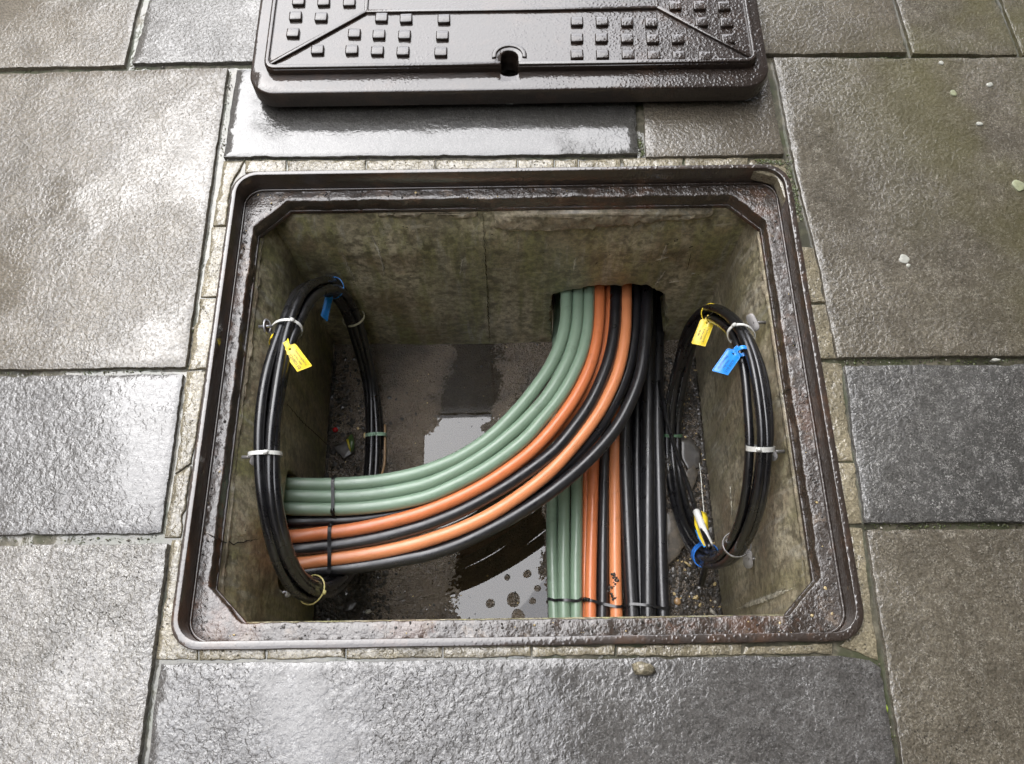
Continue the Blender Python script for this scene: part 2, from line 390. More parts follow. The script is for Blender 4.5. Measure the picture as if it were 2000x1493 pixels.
def catmull(P, closed=False, step=.008):
    P = [Vector(p) for p in P]; n = len(P); out = []
    rng = range(n) if closed else range(n - 1)
    for i in rng:
        p0 = P[(i - 1) % n] if closed or i > 0 else P[0] * 2 - P[1]
        p1 = P[i]; p2 = P[(i + 1) % n]; p3 = P[(i + 2) % n] if closed or i + 2 < n else P[-1] * 2 - P[-2]
        k = max(2, int((p2 - p1).length / step))
        for j in range(k):
            t = j / k
            out.append(.5 * ((2 * p1) + (p2 - p0) * t + (2 * p0 - 5 * p1 + 4 * p2 - p3) * t * t + (3 * p1 - p0 - 3 * p2 + p3) * t ** 3))
    if not closed: out.append(P[-1])
    return out
def frames(path, closed=False):
    n = len(path); T = []
    for i in range(n):
        a = path[(i - 1) % n] if closed or i > 0 else path[0]; b = path[(i + 1) % n] if closed or i < n - 1 else path[-1]
        T.append((b - a).normalized())
    up = Vector((0, 0, 1)) if abs(T[0].z) < .9 else Vector((0, 1, 0))
    N = [(up - T[0] * up.dot(T[0])).normalized()]
    for i in range(1, n):
        v = N[-1] - T[i] * N[-1].dot(T[i]); N.append(v.normalized())
    return T, N
def fixed_frames(path, ref):
    n = len(path); T = []; N = []
    for i in range(n):
        t = (path[(i + 1) % n] - path[(i - 1) % n]).normalized(); T.append(t); N.append((ref - t * ref.dot(t)).normalized())
    return T, N
def tube(path, r, closed=False, seg=14, caps=True, rad=None):
    T, N = frames(path, closed); n = len(path); V = []; Fc = []; UV = []
    L = [0]
    for i in range(1, n + 1): L.append(L[-1] + (path[i % n] - path[i - 1]).length)
    for i in range(n):
        B = T[i].cross(N[i]); rr = rad(i / n) if rad else r
        for k in range(seg):
            a = 2 * PI * k / seg; V.append(path[i] + N[i] * (math.cos(a) * rr) + B * (math.sin(a) * rr))
    m = n if closed else n - 1
    shift = 0
    if closed:
        B = T[0].cross(N[0]); a = math.atan2(N[-1].dot(B), N[-1].dot(N[0])); shift = round(a / (2 * PI / seg))
    for i in range(m):
        j = (i + 1) % n; sh = shift if j == 0 else 0
        for k in range(seg):
            k2 = (k + 1) % seg
            Fc.append((i * seg + k, j * seg + (k + sh) % seg, j * seg + (k2 + sh) % seg, i * seg + k2))
            UV += [(L[i], k / seg), (L[i + 1], k / seg), (L[i + 1], (k + 1) / seg), (L[i], (k + 1) / seg)]
    if caps and not closed:
        Fc.append(tuple(range(seg))); Fc.append(tuple(reversed(range((n - 1) * seg, n * seg)))); UV += [(0, 0)] * (2 * seg)
    me = mesh(V, Fc); uv = me.uv_layers.new(name='UVMap')
    uv.data.foreach_set('uv', [c for q in UV for c in q])
    return me
def ribbon(path, normals, width, thick, closed=False, wdirs=None):
    """flat strap along path; normals point away from what it wraps"""
    n = len(path); V = []; Fc = []
    for i in range(n):
        a = path[(i - 1) % n] if closed or i > 0 else path[0]; b = path[(i + 1) % n] if closed or i < n - 1 else path[-1]
        t = (b - a).normalized(); nn = (normals[i] - t * normals[i].dot(t)).normalized(); wv = t.cross(nn)
        for s, h in ((-1, 0), (1, 0), (1, 1), (-1, 1)): V.append(path[i] + wv * (s * width / 2) + nn * (h * thick))
    for i in range(n if closed else n - 1):
        j = (i + 1) % n
        for k in range(4): Fc.append((i * 4 + k, i * 4 + (k + 1) % 4, j * 4 + (k + 1) % 4, j * 4 + k))
    if not closed: Fc += [(3, 2, 1, 0), tuple((n - 1) * 4 + k for k in range(4))]
    me = mesh(V, Fc); return fixn(me)
def fixn(me):
    bm = bmesh.new(); bm.from_mesh(me); bmesh.ops.recalc_face_normals(bm, faces=bm.faces); bm.to_mesh(me); bm.free(); return me
def box_me(c, s, rot=None, bevel=.0):
    bm = bmesh.new(); bmesh.ops.create_cube(bm, size=1)
    for v in bm.verts: v.co = Vector((v.co.x * s[0], v.co.y * s[1], v.co.z * s[2]))
    if bevel: bmesh.ops.bevel(bm, geom=bm.edges[:], offset=bevel, segments=2, affect='EDGES')
    R = rot if rot is not None else Matrix.Identity(3)
    for v in bm.verts: v.co = R @ v.co + Vector(c)
    me = bpy.data.meshes.new('mesh'); bm.to_mesh(me); bm.free(); return me
def basis(xa, za):
    z = Vector(za).normalized(); x = Vector(xa); x = (x - z * x.dot(z)).normalized(); y = z.cross(x)
    return Matrix((x, y, z)).transposed()
def pebble_me(c, s, seed=0, flat=.6, sub=2, rough=.3):
    bm = bmesh.new(); bmesh.ops.create_icosphere(bm, subdivisions=sub, radius=1)
    R = Matrix.Rotation(seed * 1.7, 3, 'Z') @ Matrix.Rotation(.2 * math.sin(seed), 3, 'X')
    for v in bm.verts:
        d = 1 + rough * mn.noise(v.co * 1.4 + Vector((seed * 3.1, 0, 0))) + rough * .4 * mn.noise(v.co * 4 + Vector((seed, 2, 0)))
        q = Vector((v.co.x * s[0] * d, v.co.y * s[1] * d, v.co.z * s[2] * d)); v.co = R @ q + Vector(c)
    me = bpy.data.meshes.new('mesh'); bm.to_mesh(me); bm.free(); return me

# ================================================================== PAVEMENT
X0, X1, Y0, Y1 = -1.45, 1.45, -1.15, 1.3
def ext(p, q, ax, val):
    p, q = Vector(p), Vector(q); t = (val - p[ax]) / (q[ax] - p[ax]); return p.lerp(q, t)
FR = (-.4760, -.3940, .4760, .3925)         # outside of the iron frame
FROUT = rrect(*FR, .042, 10)
HOLE = rrect(-.470, -.388, .470, .3865, .04, 8)
pav = plate([(X0, Y0), (X1, Y0), (X1, Y1), (X0, Y1)], -.06, -.0085, [HOLE], bevel=.001,
            zf=lambda x, y: .0022 * mn.noise(Vector((x * 9, y * 9, 0))) + .0012 * mn.noise(Vector((x * 40, y * 40, 3))), grid=.02)
pavement = tag(link('pavement', pav, M['bed']), 'wet stone flag pavement around the open chamber', None, None, 'structure')
def slab_relief(seed, tilt, lift):
    sx, sy = tilt
    def f(x, y):
        return (lift + sx * x + sy * y + .0011 * mn.noise(Vector((x * 5.5, y * 5.5, seed))) + .0007 * mn.noise(Vector((x * 17, y * 17, seed + 5)))
                + .00035 * mn.noise(Vector((x * 48, y * 48, seed + 9))))
    return f
def slab(name, pts, mat, seed, lift=0.0, tilt=(0, 0), label=None, grid=.012, amp=.0012, chip=.003):
    pts = ccw([(p[0], p[1]) for p in pts])
    cx = sum(p[0] for p in pts) / len(pts); cy = sum(p[1] for p in pts) / len(pts)
    base = slab_relief(seed, (0, 0), lift)
    zf = lambda x, y: base(x, y) + tilt[0] * (x - cx) + tilt[1] * (y - cy)
    me = sharp(plate(rough_outline(pts, .009, amp, seed, chip), -.045, 0, bevel=.0009, zf=zf, grid=grid), 38)
    o = link(name, me, M[mat], pavement)
    if label: o['label'] = label
    return o
A = at
slab('paving_slab', [A(243, 128), ext(A(243, 128), A(272, 0), 1, Y1), (X0, Y1), ext(A(243, 128), A(0, 134), 0, X0)], 'slab_warm', 1, .0005)
slab('paving_slab', [A(258, 124), ext(A(258, 124), A(292, 0), 1, Y1), ext(A(985, 112), A(985, 0), 1, Y1), A(985, 112)], 'slab_grey', 2, 0)
slab('paving_slab', [A(1000, 112), ext(A(1000, 112), A(1000, 0), 1, Y1), ext(A(1771, 104), A(1741, 0), 1, Y1), A(1771, 104)], 'slab_warm', 3, .002)
slab('paving_slab', [A(1783, 105), ext(A(1783, 105), A(1750, 0), 1, Y1), ext(A(1987, 108), A(1945, 0), 1, Y1), A(1987, 108)], 'slab_brown', 4, .001)
slab('paving_slab', [A(1998, 108), ext(A(1998, 108), A(1955, 0), 1, Y1), (X1, Y1), ext(A(1998, 108), A(2100, 109), 0, X1)], 'slab_brown', 5, 0)
slab('paving_slab', [A(445, 134), A(362, 717), ext(A(362, 717), A(0, 723), 0, X0), ext(A(445, 134), A(0, 144), 0, X0)], 'slab_warm', 6, .001, (0, .0), grid=.013)
slab('paving_slab', [A(463, 137), A(436, 307), A(1246, 301), A(1238, 134)], 'slab_film', 7, 0)
slab('paving_slab', [A(1253, 135), A(1262, 307), A(1531, 301), A(1494, 118)], 'slab_warm', 8, .0005)
slab('paving_slab', [A(1511, 113), A(1553, 330), A(1591, 480), A(1636, 699), ext(A(1636, 699), A(2000, 695), 0, X1), ext(A(1511, 113), A(1990, 114), 0, X1)], 'slab_brown', 9, .001, grid=.013)
slab('paving_slab', [A(357, 731), A(314, 1040), ext(A(314, 1040), A(0, 1046), 0, X0), ext(A(357, 731), A(0, 735), 0, X0)], 'slab_blue', 10, -.0005)
slab('paving_slab', [A(329, 1063), ext(A(329, 1063), A(272, 1493), 1, Y0), (X0, Y0), ext(A(329, 1063), A(0, 1067), 0, X0)], 'slab_pale', 11, .004, label='paler rough paving slab')
slab('paving_slab', [A(314, 1296), A(1640, 1281), A(1700, 1290), A(1722, 1305), ext(A(1722, 1305), A(1750, 1493), 1, Y0), ext(A(314, 1296), A(288, 1493), 1, Y0)], 'slab_blue', 12, -.001)
slab('paving_slab', [A(1650, 714), A(1690, 1021), ext(A(1690, 1021), A(2000, 1020), 0, X1), ext(A(1650, 714), A(2000, 712), 0, X1)], 'slab_dark', 13, 0, label='dark grey flecked paving slab')
slab('paving_slab', [A(1693, 1036), ext(A(1693, 1036), A(1763, 1493), 1, Y0), (X1, Y0), ext(A(1693, 1036), A(2000, 1033), 0, X1)], 'slab_brown', 14, .001)
# mortar bedding round the frame, cracked into strips
def strip(px, seed, lift=-.0042, mat='mortar'):
    pts = [A(*p, -.004)[:2] for p in px]
    me = plate(rough_outline(ccw(pts), .008, .0016, seed, .003), -.03, 0, bevel=.002,
               zf=lambda x, y: lift + .0014 * mn.noise(Vector((x * 25, y * 25, seed))) + .0008 * mn.noise(Vector((x * 80, y * 80, seed))), grid=.007)
    return link('mortar_strip', sharp(me, 38), M[mat], pavement)
strip([(436, 313), (476, 313), (468, 330), (450, 360), (440, 440), (415, 440)], 21)
strip([(413, 443), (442, 443), (426, 579), (391, 579)], 22)
strip([(390, 583), (426, 583), (404, 720), (366, 722)], 23)
strip([(364, 726), (404, 724), (372, 905), (341, 925)], 24)
strip([(339, 929), (372, 909), (352, 1050), (320, 1050)], 25)
strip([(334, 1054), (352, 1054), (344, 1190), (352, 1230), (385, 1268), (385, 1290), (303, 1288)], 26, -.006)
tx = [478, 560, 716, 852, 1012, 1084, 1131, 1214]
for i in range(len(tx) - 1): strip([(tx[i], 313), (tx[i + 1] - 2, 313 - 4 * i / 7), (tx[i + 1] - 2, 336 - 1.2 * i), (tx[i], 337 - 1.2 * i)], 30 + i)
strip([(1217, 309), (1335, 308), (1335, 330), (1217, 331)], 41, -.005)
strip([(1338, 308), (1462, 306), (1462, 328), (1338, 330)], 42, -.005)
strip([(1465, 308), (1532, 306), (1550, 345), (1568, 440), (1553, 440), (1520, 345), (1465, 329)], 43, -.008)
strip([(1556, 482), (1590, 484), (1612, 590), (1578, 590)], 44, -.003)
strip([(1579, 594), (1613, 594), (1634, 700), (1598, 702)], 45)
strip([(1600, 706), (1645, 708), (1668, 900), (1630, 900)], 46, -.007)
strip([(1632, 904), (1669, 904), (1684, 1022), (1652, 1024)], 47)
strip([(1655, 1028), (1686, 1030), (1702, 1170), (1718, 1290), (1690, 1280), (1640, 1262), (1682, 1210)], 48, -.007)
bx = [388, 520, 676, 866, 1040, 1205, 1452, 1630]
for i in range(len(bx) - 1): strip([(bx[i], 1262), (bx[i + 1] - 3, 1262 - 1 * i), (bx[i + 1] - 3, 1287 - 1.6 * i), (bx[i], 1290 - 1.6 * i)], 50 + i, -.005)
# more paving beyond what the photograph shows
k = 60
for (xa, xb, ya, yb) in ((-3.4, X0, -2.2, 2.8), (X1, 1.85, -2.2, 2.8), (X0, X1, -2.2, Y0), (X0, X1, Y1, 2.8)):
    nx = max(1, round((xb - xa) / .75)); ny = max(1, round((yb - ya) / .55))
    for i in range(nx):
        for j in range(ny):
            a, b = xa + (xb - xa) * i / nx + .004, xa + (xb - xa) * (i + 1) / nx - .004; c, d = ya + (yb - ya) * j / ny + .004, ya + (yb - ya) * (j + 1) / ny - .004
            slab('paving_slab', [(a, c), (b, c), (b, d), (a, d)], random.choice(['slab_warm', 'slab_brown', 'slab_grey', 'slab_blue']), k, 0, grid=.05, chip=0); k += 1
g = plate([(-60, -60), (60, -60), (60, 60), (-60, 60)], -.9, -.05, [[(-1.2, -1), (1.2, -1), (1.2, 1), (-1.2, 1)]], bevel=.001)
tag(link('ground', g, M['asphalt'], smooth=False), 'dark ground below and around the pavement', None, None, 'structure')

# ================================================================== CHAMBER
ZF = -.597
chamber = thing('cable_chamber', (0, 0, ZF), 'rectangular concrete underground chamber with stained damp walls under the open frame', 'cable chamber')
WX0, WX1, WY0, WY1 = -.417, .4225, -.348, .341
def flare(z):
    t = max(0.0, min(1.0, (z + .19) / .115)); return -.027 * t ** 1.6
# back wall with the broken-out opening
def jag(pts, step, amp, seed):
    out = []
    for a, b in zip(pts[:-1], pts[1:]):
        a, b = Vector(a), Vector(b); k = max(1, int((b - a).length / step)); n = Vector((-(b - a).y, (b - a).x)).normalized()
        for j in range(k):
            q = a.lerp(b, j / k); s = amp * (mn.noise(Vector((q.x * 60, q.y * 60, seed))) * 1.5 + random.uniform(-.4, .4)); q = q + n * s; out.append((q.x, q.y))
    out.append(tuple(pts[-1])); return out
hp = [at_y(x, y, WY1) for x, y in ((1082, 664), (1076, 640), (1074, 600), (1083, 574), (1110, 569), (1150, 560), (1205, 557), (1262, 557), (1296, 572), (1303, 600), (1300, 640), (1298, 668))]
hp = [(p.x, p.z) for p in hp]; hp[0] = (hp[0][0], ZF - .03); hp[-1] = (hp[-1][0], ZF - .03)
out2 = [(WX0 - .06, ZF - .03)] + jag(hp, .005, .0052, 4) + [(WX1 + .06, ZF - .03), (WX1 + .06, -.075), (WX0 - .06, -.075)]
mb = Matrix(((1, 0, 0, 0), (0, 0, -1, WY1), (0, 1, 0, 0), (0, 0, 0, 1)))     # plate (x, z) facing -Y
mb = Matrix.Translation((0, WY1, 0)) @ Matrix(((1, 0, 0, 0), (0, 0, -1, 0), (0, 1, 0, 0), (0, 0, 0, 1)))
me = plate(out2, -.09, 0, bevel=.002, mat4=mb, zf=lambda x, z: flare(z) * .8 + .0016 * mn.noise(Vector((x * 7, z * 7, 1))) + .0008 * mn.noise(Vector((x * 40, z * 40, 2))), grid=.012)
link('back_wall', me, M['wall'], chamber)
# left wall with its opening; plate coords (y, z) facing +X
lp = [at_x(x, y, WX0) for x, y in ((572, 934), (565, 950), (560, 975), (558, 1010), (559, 1050), (562, 1090), (566, 1122), (600, 1128), (604, 1060), (600, 1000), (590, 945))]
ys = [p.y for p in lp]; zs = [p.z for p in lp]
lh = rough_outline(ccw(rrect(-.262, -.420, -.045, -.293, .025, 5)), .006, .002, 8)
ml = Matrix.Translation((WX0, 0, 0)) @ Matrix(((0, 0, 1, 0), (1, 0, 0, 0), (0, 1, 0, 0), (0, 0, 0, 1)))
me = plate([(WY0 - .06, ZF - .03), (WY1 + .02, ZF - .03), (WY1 + .02, -.075), (WY0 - .06, -.075)], -.09, 0, [lh], bevel=.002, mat4=ml,
           zf=lambda y, z: flare(z) + .0016 * mn.noise(Vector((y * 7, z * 7, 4))) + .0008 * mn.noise(Vector((y * 40, z * 40, 5))), grid=.012)
link('left_wall', me, M['wall'], chamber)
mr = Matrix.Translation((WX1, 0, 0)) @ Matrix(((0, 0, -1, 0), (-1, 0, 0, 0), (0, 1, 0, 0), (0, 0, 0, 1)))
me = plate([(-WY1 - .02, ZF - .03), (-WY0 + .06, ZF - .03), (-WY0 + .06, -.075), (-WY1 - .02, -.075)], -.09, 0, bevel=.002, mat4=mr,
           zf=lambda y, z: flare(z) * .6 + .0016 * mn.noise(Vector((y * 7, z * 7, 14))) + .0008 * mn.noise(Vector((y * 40, z * 40, 15))), grid=.012)
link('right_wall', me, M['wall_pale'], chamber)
mf = Matrix.Translation((0, WY0, 0)) @ Matrix(((-1, 0, 0, 0), (0, 0, 1, 0), (0, 1, 0, 0), (0, 0, 0, 1)))
me = plate([(-.48, ZF - .03), (.48, ZF - .03), (.48, -.075), (-.48, -.075)], -.09, 0, bevel=.002, mat4=mf)
link('front_wall', me, M['wall'], chamber)
# boxes of dark earth behind the openings
def void(name, x0, x1, y0, y1, z0, z1, openside):
    V = [(x, y, z) for x in (x0, x1) for y in (y0, y1) for z in (z0, z1)]
    Fd = {'-x': (0, 1, 3, 2), '+x': (4, 6, 7, 5), '-y': (0, 4, 5, 1), '+y': (2, 3, 7, 6), '-z': (0, 2, 6, 4), '+z': (1, 5, 7, 3)}
    me = mesh(V, [f for s, f in Fd.items() if s != openside]); return link(name, me, M['lip_iron'], chamber, smooth=False)
void('duct_opening', .0, .41, WY1 + .03, WY1 + .7, ZF - .06, -.28, '-y')
void('duct_opening', WX0 - .7, WX0 - .03, -.33, .02, -.49, -.23, '+x')
# floor: silt relief with hollows that hold the water
WZ = -.5935
def sstep(a, b, x): t = np.clip((x - a) / (b - a), 0, 1); return t * t * (3 - 2 * t)
pud = [(at(x, y, WZ), r * 1.22) for x, y, r in ((915, 690, .062), (925, 760, .075), (905, 850, .085), (880, 900, .095), (930, 960, .12), (985, 1040, .10), (975, 1120, .095), (985, 1190, .10), (990, 1260, .10))]
def vnoise(X, Y, sc, seed):
    f = np.frompyfunc(lambda a, b: mn.noise(Vector((a * sc, b * sc, seed))), 2, 1); return f(X, Y).astype(float)
gx = np.arange(-.43, .4361, .0026); gy = np.arange(-.36, .3551, .0026); GX, GY = np.meshgrid(gx, gy)
d = np.full(GX.shape, 9.0)
for (p, r), (q, r2) in zip(pud[:-1], pud[1:]):
    ax, ay, bx_, by = p.x, p.y, q.x, q.y; t = np.clip(((GX - ax) * (bx_ - ax) + (GY - ay) * (by - ay)) / ((bx_ - ax) ** 2 + (by - ay) ** 2), 0, 1)
    d = np.minimum(d, np.hypot(GX - ax - t * (bx_ - ax), GY - ay - t * (by - ay)) - (r + (r2 - r) * t))
fineA = vnoise(GX, GY, 190, 3); medA = vnoise(GX, GY, 55, 5); lowA = vnoise(GX, GY, 11, 8); midb = vnoise(GX, GY, 26, 11)
rs = np.random.RandomState(5)
Hh = WZ + .0014 + d * .045 + lowA * .0022 + midb * .0012 + (medA * .0022 + fineA * .0030) * sstep(-.08, .05, d) + rs.normal(0, .0006, GX.shape) * sstep(-.07, .03, d)
Hh = np.clip(Hh, WZ - .006, WZ + .006)
# stones standing out of the lower pool
for (x, y, r) in ((1003, 1172, .011), (1012, 1202, .009), (958, 1178, .006), (1030, 1122, .005), (990, 1128, .003), (1062, 1115, .007), (1050, 1150, .004), (1040, 1175, .003)):
    p = at(x, y, WZ); dd = np.hypot(GX - p.x, GY - p.y) + medA * .003; Hh = np.maximum(Hh, WZ + .003 - np.maximum(dd - r, -.002) * .8)
ny_, nx_ = GX.shape
idx = np.arange(nx_ * ny_).reshape(ny_, nx_)
Fq = np.stack([idx[:-1, :-1], idx[:-1, 1:], idx[1:, 1:], idx[1:, :-1]], -1).reshape(-1, 4)
me = bpy.data.meshes.new('mesh'); me.from_pydata(np.stack([GX, GY, Hh], -1).reshape(-1, 3).tolist(), [], Fq.tolist())
floor = link('chamber_floor', me, M['silt']); tag(floor, 'dark gritty silt floor at the bottom of the chamber', None, None, 'structure')
me = mesh([(-.2, WY0, WZ), (.2, WY0, WZ), (.2, WY1, WZ), (-.2, WY1, WZ)], [(0, 1, 2, 3)])
tag(link('puddle', me, M['water']), 'shallow rainwater puddle on the chamber floor', None, None, 'structure')
def patch(a, b, low, m4, mul, mat, seed, thick=.004, top=-.080):
    """rough mortar smeared along the top of a wall, ragged below; low(u) = how far down it hangs"""
    n = int((b - a) / .005); lo = [(a + (b - a) * k / n, low((k / n)) + .004 * mn.noise(Vector((k * .35, seed, 0))) + .003 * mn.noise(Vector((k * 1.1, seed, 5)))) for k in range(n + 1)]
    o = [(u, min(v, top - .003)) for u, v in lo] + [(b, top), (a, top)]
    me = plate(o, -.03, thick, bevel=.0022, mat4=m4, grid=.006, zf=lambda u, v: flare(v) * mul + .0050 * mn.noise(Vector((u * 38, v * 60, seed))) + .0032 * mn.noise(Vector((u * 110, v * 110, seed))))
    return link('mortar_patch', me, M[mat], chamber)
patch(-.03, .36, lambda t: -.118 + .020 * max(0, (t - .45)) * 1.6 + .014 * abs(t - .25), mb, .8, 'collar', 5, .011)
patch(-.24, -.06, lambda t: -.089 - .004 * math.sin(t * 9), mb, .8, 'collar', 6, .003)
patch(-.33, .34, lambda t: -.090 - .004 * math.sin(t * 14), mr, .6, 'collar', 9, .003)
patch(-.34, .32, lambda t: -.086 - .003 * math.sin(t * 11), ml, 1.0, 'collar', 11, .002)
# cracks, a shutter seam and lime runs on the walls
def sliver(name, pts2, w0, m4, mul, mat, seed, proud=.0006, jit=.0015):
    """narrow uneven mark following a line on a wall, tapering to its ends"""
    P = []
    for a, b in zip(pts2[:-1], pts2[1:]):
        a, b = Vector(a), Vector(b); k = max(2, int((b - a).length / .004))
        for q in range(k): P.append(a.lerp(b, q / k))
    n = len(P); up_, dn = [], []
    for i, p in enumerate(P):
        t = (P[min(i + 1, n - 1)] - P[max(i - 1, 0)]).normalized(); nr = Vector((-t.y, t.x))
        p = p + nr * jit * (mn.noise(Vector((i * .35, seed, 0))) * 2 + random.uniform(-.3, .3)); e = max(.12, min(1, 4 * min(i, n - 1 - i) / n)) * w0 * (1.7 if name == 'lime_run' else 1.0) * (.6 + .9 * abs(mn.noise(Vector((i * .5, seed, 4)))))
        up_.append(p + nr * e / 2); dn.append(p - nr * e / 2)
    V = []; Fc = []
    for a, b in zip(up_, dn):
        for q in (a, b): V.append(m4 @ Vector((q.x, q.y, proud + flare(q.y) * mul + .0016 * mn.noise(Vector((q.x * 7, q.y * 7, {id(mb): 1, id(ml): 4, id(mr): 14}.get(id(m4), 1)))) + .0008)))
        c = (a + b) / 2; V.append(m4 @ Vector((c.x, c.y, proud + .0012 + flare(c.y) * mul + .0016 * mn.noise(Vector((c.x * 7, c.y * 7, {id(mb): 1, id(ml): 4, id(mr): 14}.get(id(m4), 1)))) + .0008)))
    for i in range(n - 1):
        b = i * 3; Fc += [(b, b + 3, b + 5, b + 2), (b + 2, b + 5, b + 4, b + 1)]
    return link(name, fixn(mesh(V, Fc)), M[mat], chamber)
def bw(*px): return [(at_y(x, y, WY1).x, at_y(x, y, WY1).z) for x, y in px]
def lw(*px): return [(at_x(x, y, WX0).y, at_x(x, y, WX0).z) for x, y in px]
def rw(*px): return [(-at_x(x, y, WX1).y, at_x(x, y, WX1).z) for x, y in px]
sliver('seam', bw((941, 428), (948, 470), (947, 520), (952, 560), (951, 610), (956, 668)), .0045, mb, .8, 'wall', 2, .0012)
sliver('seam', bw((943, 430), (949, 520), (957, 668)), .0016, mb, .8, 'crack', 7, .0016)
for q, w_, sd_ in (([(725, 462), (744, 500), (752, 540)], .003, 3), ([(668, 490), (680, 520), (700, 560)], .0016, 4), ([(905, 500), (898, 540)], .003, 5), ([(1303, 478), (1290, 512)], .0055, 6),
                   ([(1282, 507), (1310, 500)], .0030, 8), ([(1300, 528), (1278, 560)], .0045, 9), ([(1306, 551), (1330, 547)], .0026, 10), ([(1345, 578), (1352, 579)], .002, 11), ([(1125, 500), (1120, 530)], .004, 12),
                   ([(840, 428), (880, 426)], .003, 13), ([(1350, 534), (1362, 532)], .002, 14)):
    sliver('lime_run', bw(*q), w_, mb, .8, 'lime', sd_, .0003)
for q, w_, sd_ in (([(1345, 483), (1357, 478)], .005, 20), ([(1350, 490), (1345, 515), (1340, 530)], .0014, 21), ([(1302, 478), (1312, 474)], .004, 22), ([(1162, 515), (1170, 508)], .0022, 23)):
    sliver('pock', bw(*q), w_, mb, .8, 'crack', sd_, .0005)
sliver('crack', lw((560, 790), (590, 825), (618, 850), (640, 872)), .0016, ml, 1.0, 'crack', 30, .0003)
sliver('crack', lw((433, 1040), (460, 1052), (478, 1062), (510, 1052)), .0026, ml, 1.0, 'crack', 31, .0003)
sliver('crack', rw((1505, 775), (1520, 762), (1530, 758)), .0028, mr, .6, 'crack', 32, .0003)
sliver('lime_run', rw((1440, 1190), (1490, 1172), (1545, 1150)), .007, mr, .6, 'lime', 33, .0003)
sliver('lime_run', rw((1400, 520), (1378, 600)), .004, mr, .6, 'lime', 34, .0003)
sliver('lime_run', rw((1428, 950), (1432, 1010)), .003, mr, .6, 'lime', 35, .0003)
# ================================================================== FRAME
frame = thing('manhole_surround', (0, 0, -.075), 'brown cast iron frame with rounded corners set in the paving round the pit', 'manhole surround')
INN = rrect(-.4662, -.3822, .4655, .3848, .034, 10)
link('rim', sharp(plate(rough_outline(FROUT, .02, .0004, 2), -.08, .001, [INN], bevel=.0012)), M['frame_iron'], frame)
cl = lambda x0, y0, x1, y1, c: [(x0 + c, y0), (x1 - c, y0), (x1, y0 + c), (x1, y1 - c), (x1 - c, y1), (x0 + c, y1), (x0, y1 - c), (x0, y0 + c)]
LIP = cl(-.4445, -.3535, .4385, .3610, .052)
LIPr = ccw(rough_outline(LIP, .007, .0013, 5, .002))
seat_o = rrect(-.4672, -.3832, .4665, .3858, .034, 10)
link('seat', plate(seat_o, -.072, -.043, [LIPr], bevel=.0022, grid=.007,
     zf=lambda x, y: .0016 * mn.noise(Vector((x * 30, y * 30, 0))) + .0012 * mn.noise(Vector((x * 90, y * 90, 1)))), M['seat_iron'], frame)
link('lip', sharp(plate(offset(ccw(LIP), -.006), -.080, -.0715, [offset(ccw(LIP), .0015)], bevel=.001)), M['lip_iron'], frame)
# a low ridge beside the rim on the seat
link('inner_ridge', sharp(plate(offset(ccw(INN), .0005), -.05, -.038, [offset(ccw(INN), .004)], bevel=.001)), M['frame_iron'], frame)

# ================================================================== COVER
CZ = .018; CT = .034
LX0, LX1, LY0, LY1 = -.4505, .4505, .5155, 1.255
cover = thing('manhole_cover', (0, .88, CZ), 'heavy wet iron cover with raised square studs lying beside the opening', 'manhole cover')
PZ = CZ + CT            # top of outer rim
kx = A(995, 120, PZ).x; ky0 = A(995, 148, PZ).y; ky1 = A(995, 99, PZ + .0115).y
def slot(g=0):
    r = .0145 + g; p = []
    for i in range(9): t = PI * i / 8; p.append((kx + r * math.cos(t), ky1 - r + r * math.sin(t) + g))
    for i in range(7): t = PI + PI * i / 6; p.append((kx + r * math.cos(t), ky0 + r * .5 + r * .5 * math.sin(t)))
    return p
link('body', sharp(plate(rrect(LX0, LY0, LX1, LY1, .045, 12), CZ, PZ, [slot()], bevel=.0030, zf=lambda x, y: .0004 * mn.noise(Vector((x * 14, y * 14, 0))), grid=.02), 50), M['cover_iron'], cover)
bl = A(518, 110, PZ + .0115); br = A(1481, 128, PZ + .0115); pb = A(1000, 131, PZ + .0115).y
PX0, PX1 = A(520, 90, PZ + .0115).x, A(1479, 110, PZ + .0115).x; PY0, PY1 = pb, LY1 - (pb - LY0)
PANEL = rrect(PX0, PY0, PX1, PY1, .02, 8)
def notch(y, g): return [(kx - .0145 - g, y)] + [(kx - (.0145 + g) * math.cos(PI * i / 8), ky1 - .0145 + (.0145 + g) * math.sin(PI * i / 8)) for i in range(9)] + [(kx + .0145 + g, y)]
PANEL_N = PANEL[:27] + notch(PY0, 0) + PANEL[27:]
PT = PZ + .0115
link('raised_panel', sharp(plate(PANEL_N, PZ - .002, PT, bevel=.0016, zf=lambda x, y: .0004 * mn.noise(Vector((x * 9, y * 9, 4))), grid=.02), 50), M['cover_iron'], cover)
RH = .0050; RT = PT + RH
RIBO = rrect(PX0 + .0012, PY0 + .0012, PX1 - .0012, PY1 - .0012, .0188, 8); RIBI = rrect(PX0 + .009, PY0 + .0085, PX1 - .009, PY1 - .009, .011, 5)
link('edge_rib', sharp(plate(RIBO[27:] + RIBO[:27] + [(kx - .0155, PY0 + .0012), (kx - .0155, PY0 + .0085)] + (RIBI[18:] + RIBI[:18])[::-1] + [(kx + .0155, PY0 + .0085), (kx + .0155, PY0 + .0012)], PT - .002, RT, bevel=.0012), 50), M['cover_iron'], cover)
def bar(p, q, wd, z0, z1):
    p, q = Vector(p), Vector(q); n = Vector((-(q - p).y, (q - p).x)).normalized() * wd / 2
    return sharp(plate([p + n, p - n, q - n, q + n], z0, z1, bevel=.0012), 50)
cxm = (PX0 + PX1) / 2; cym = (PY0 + PY1) / 2
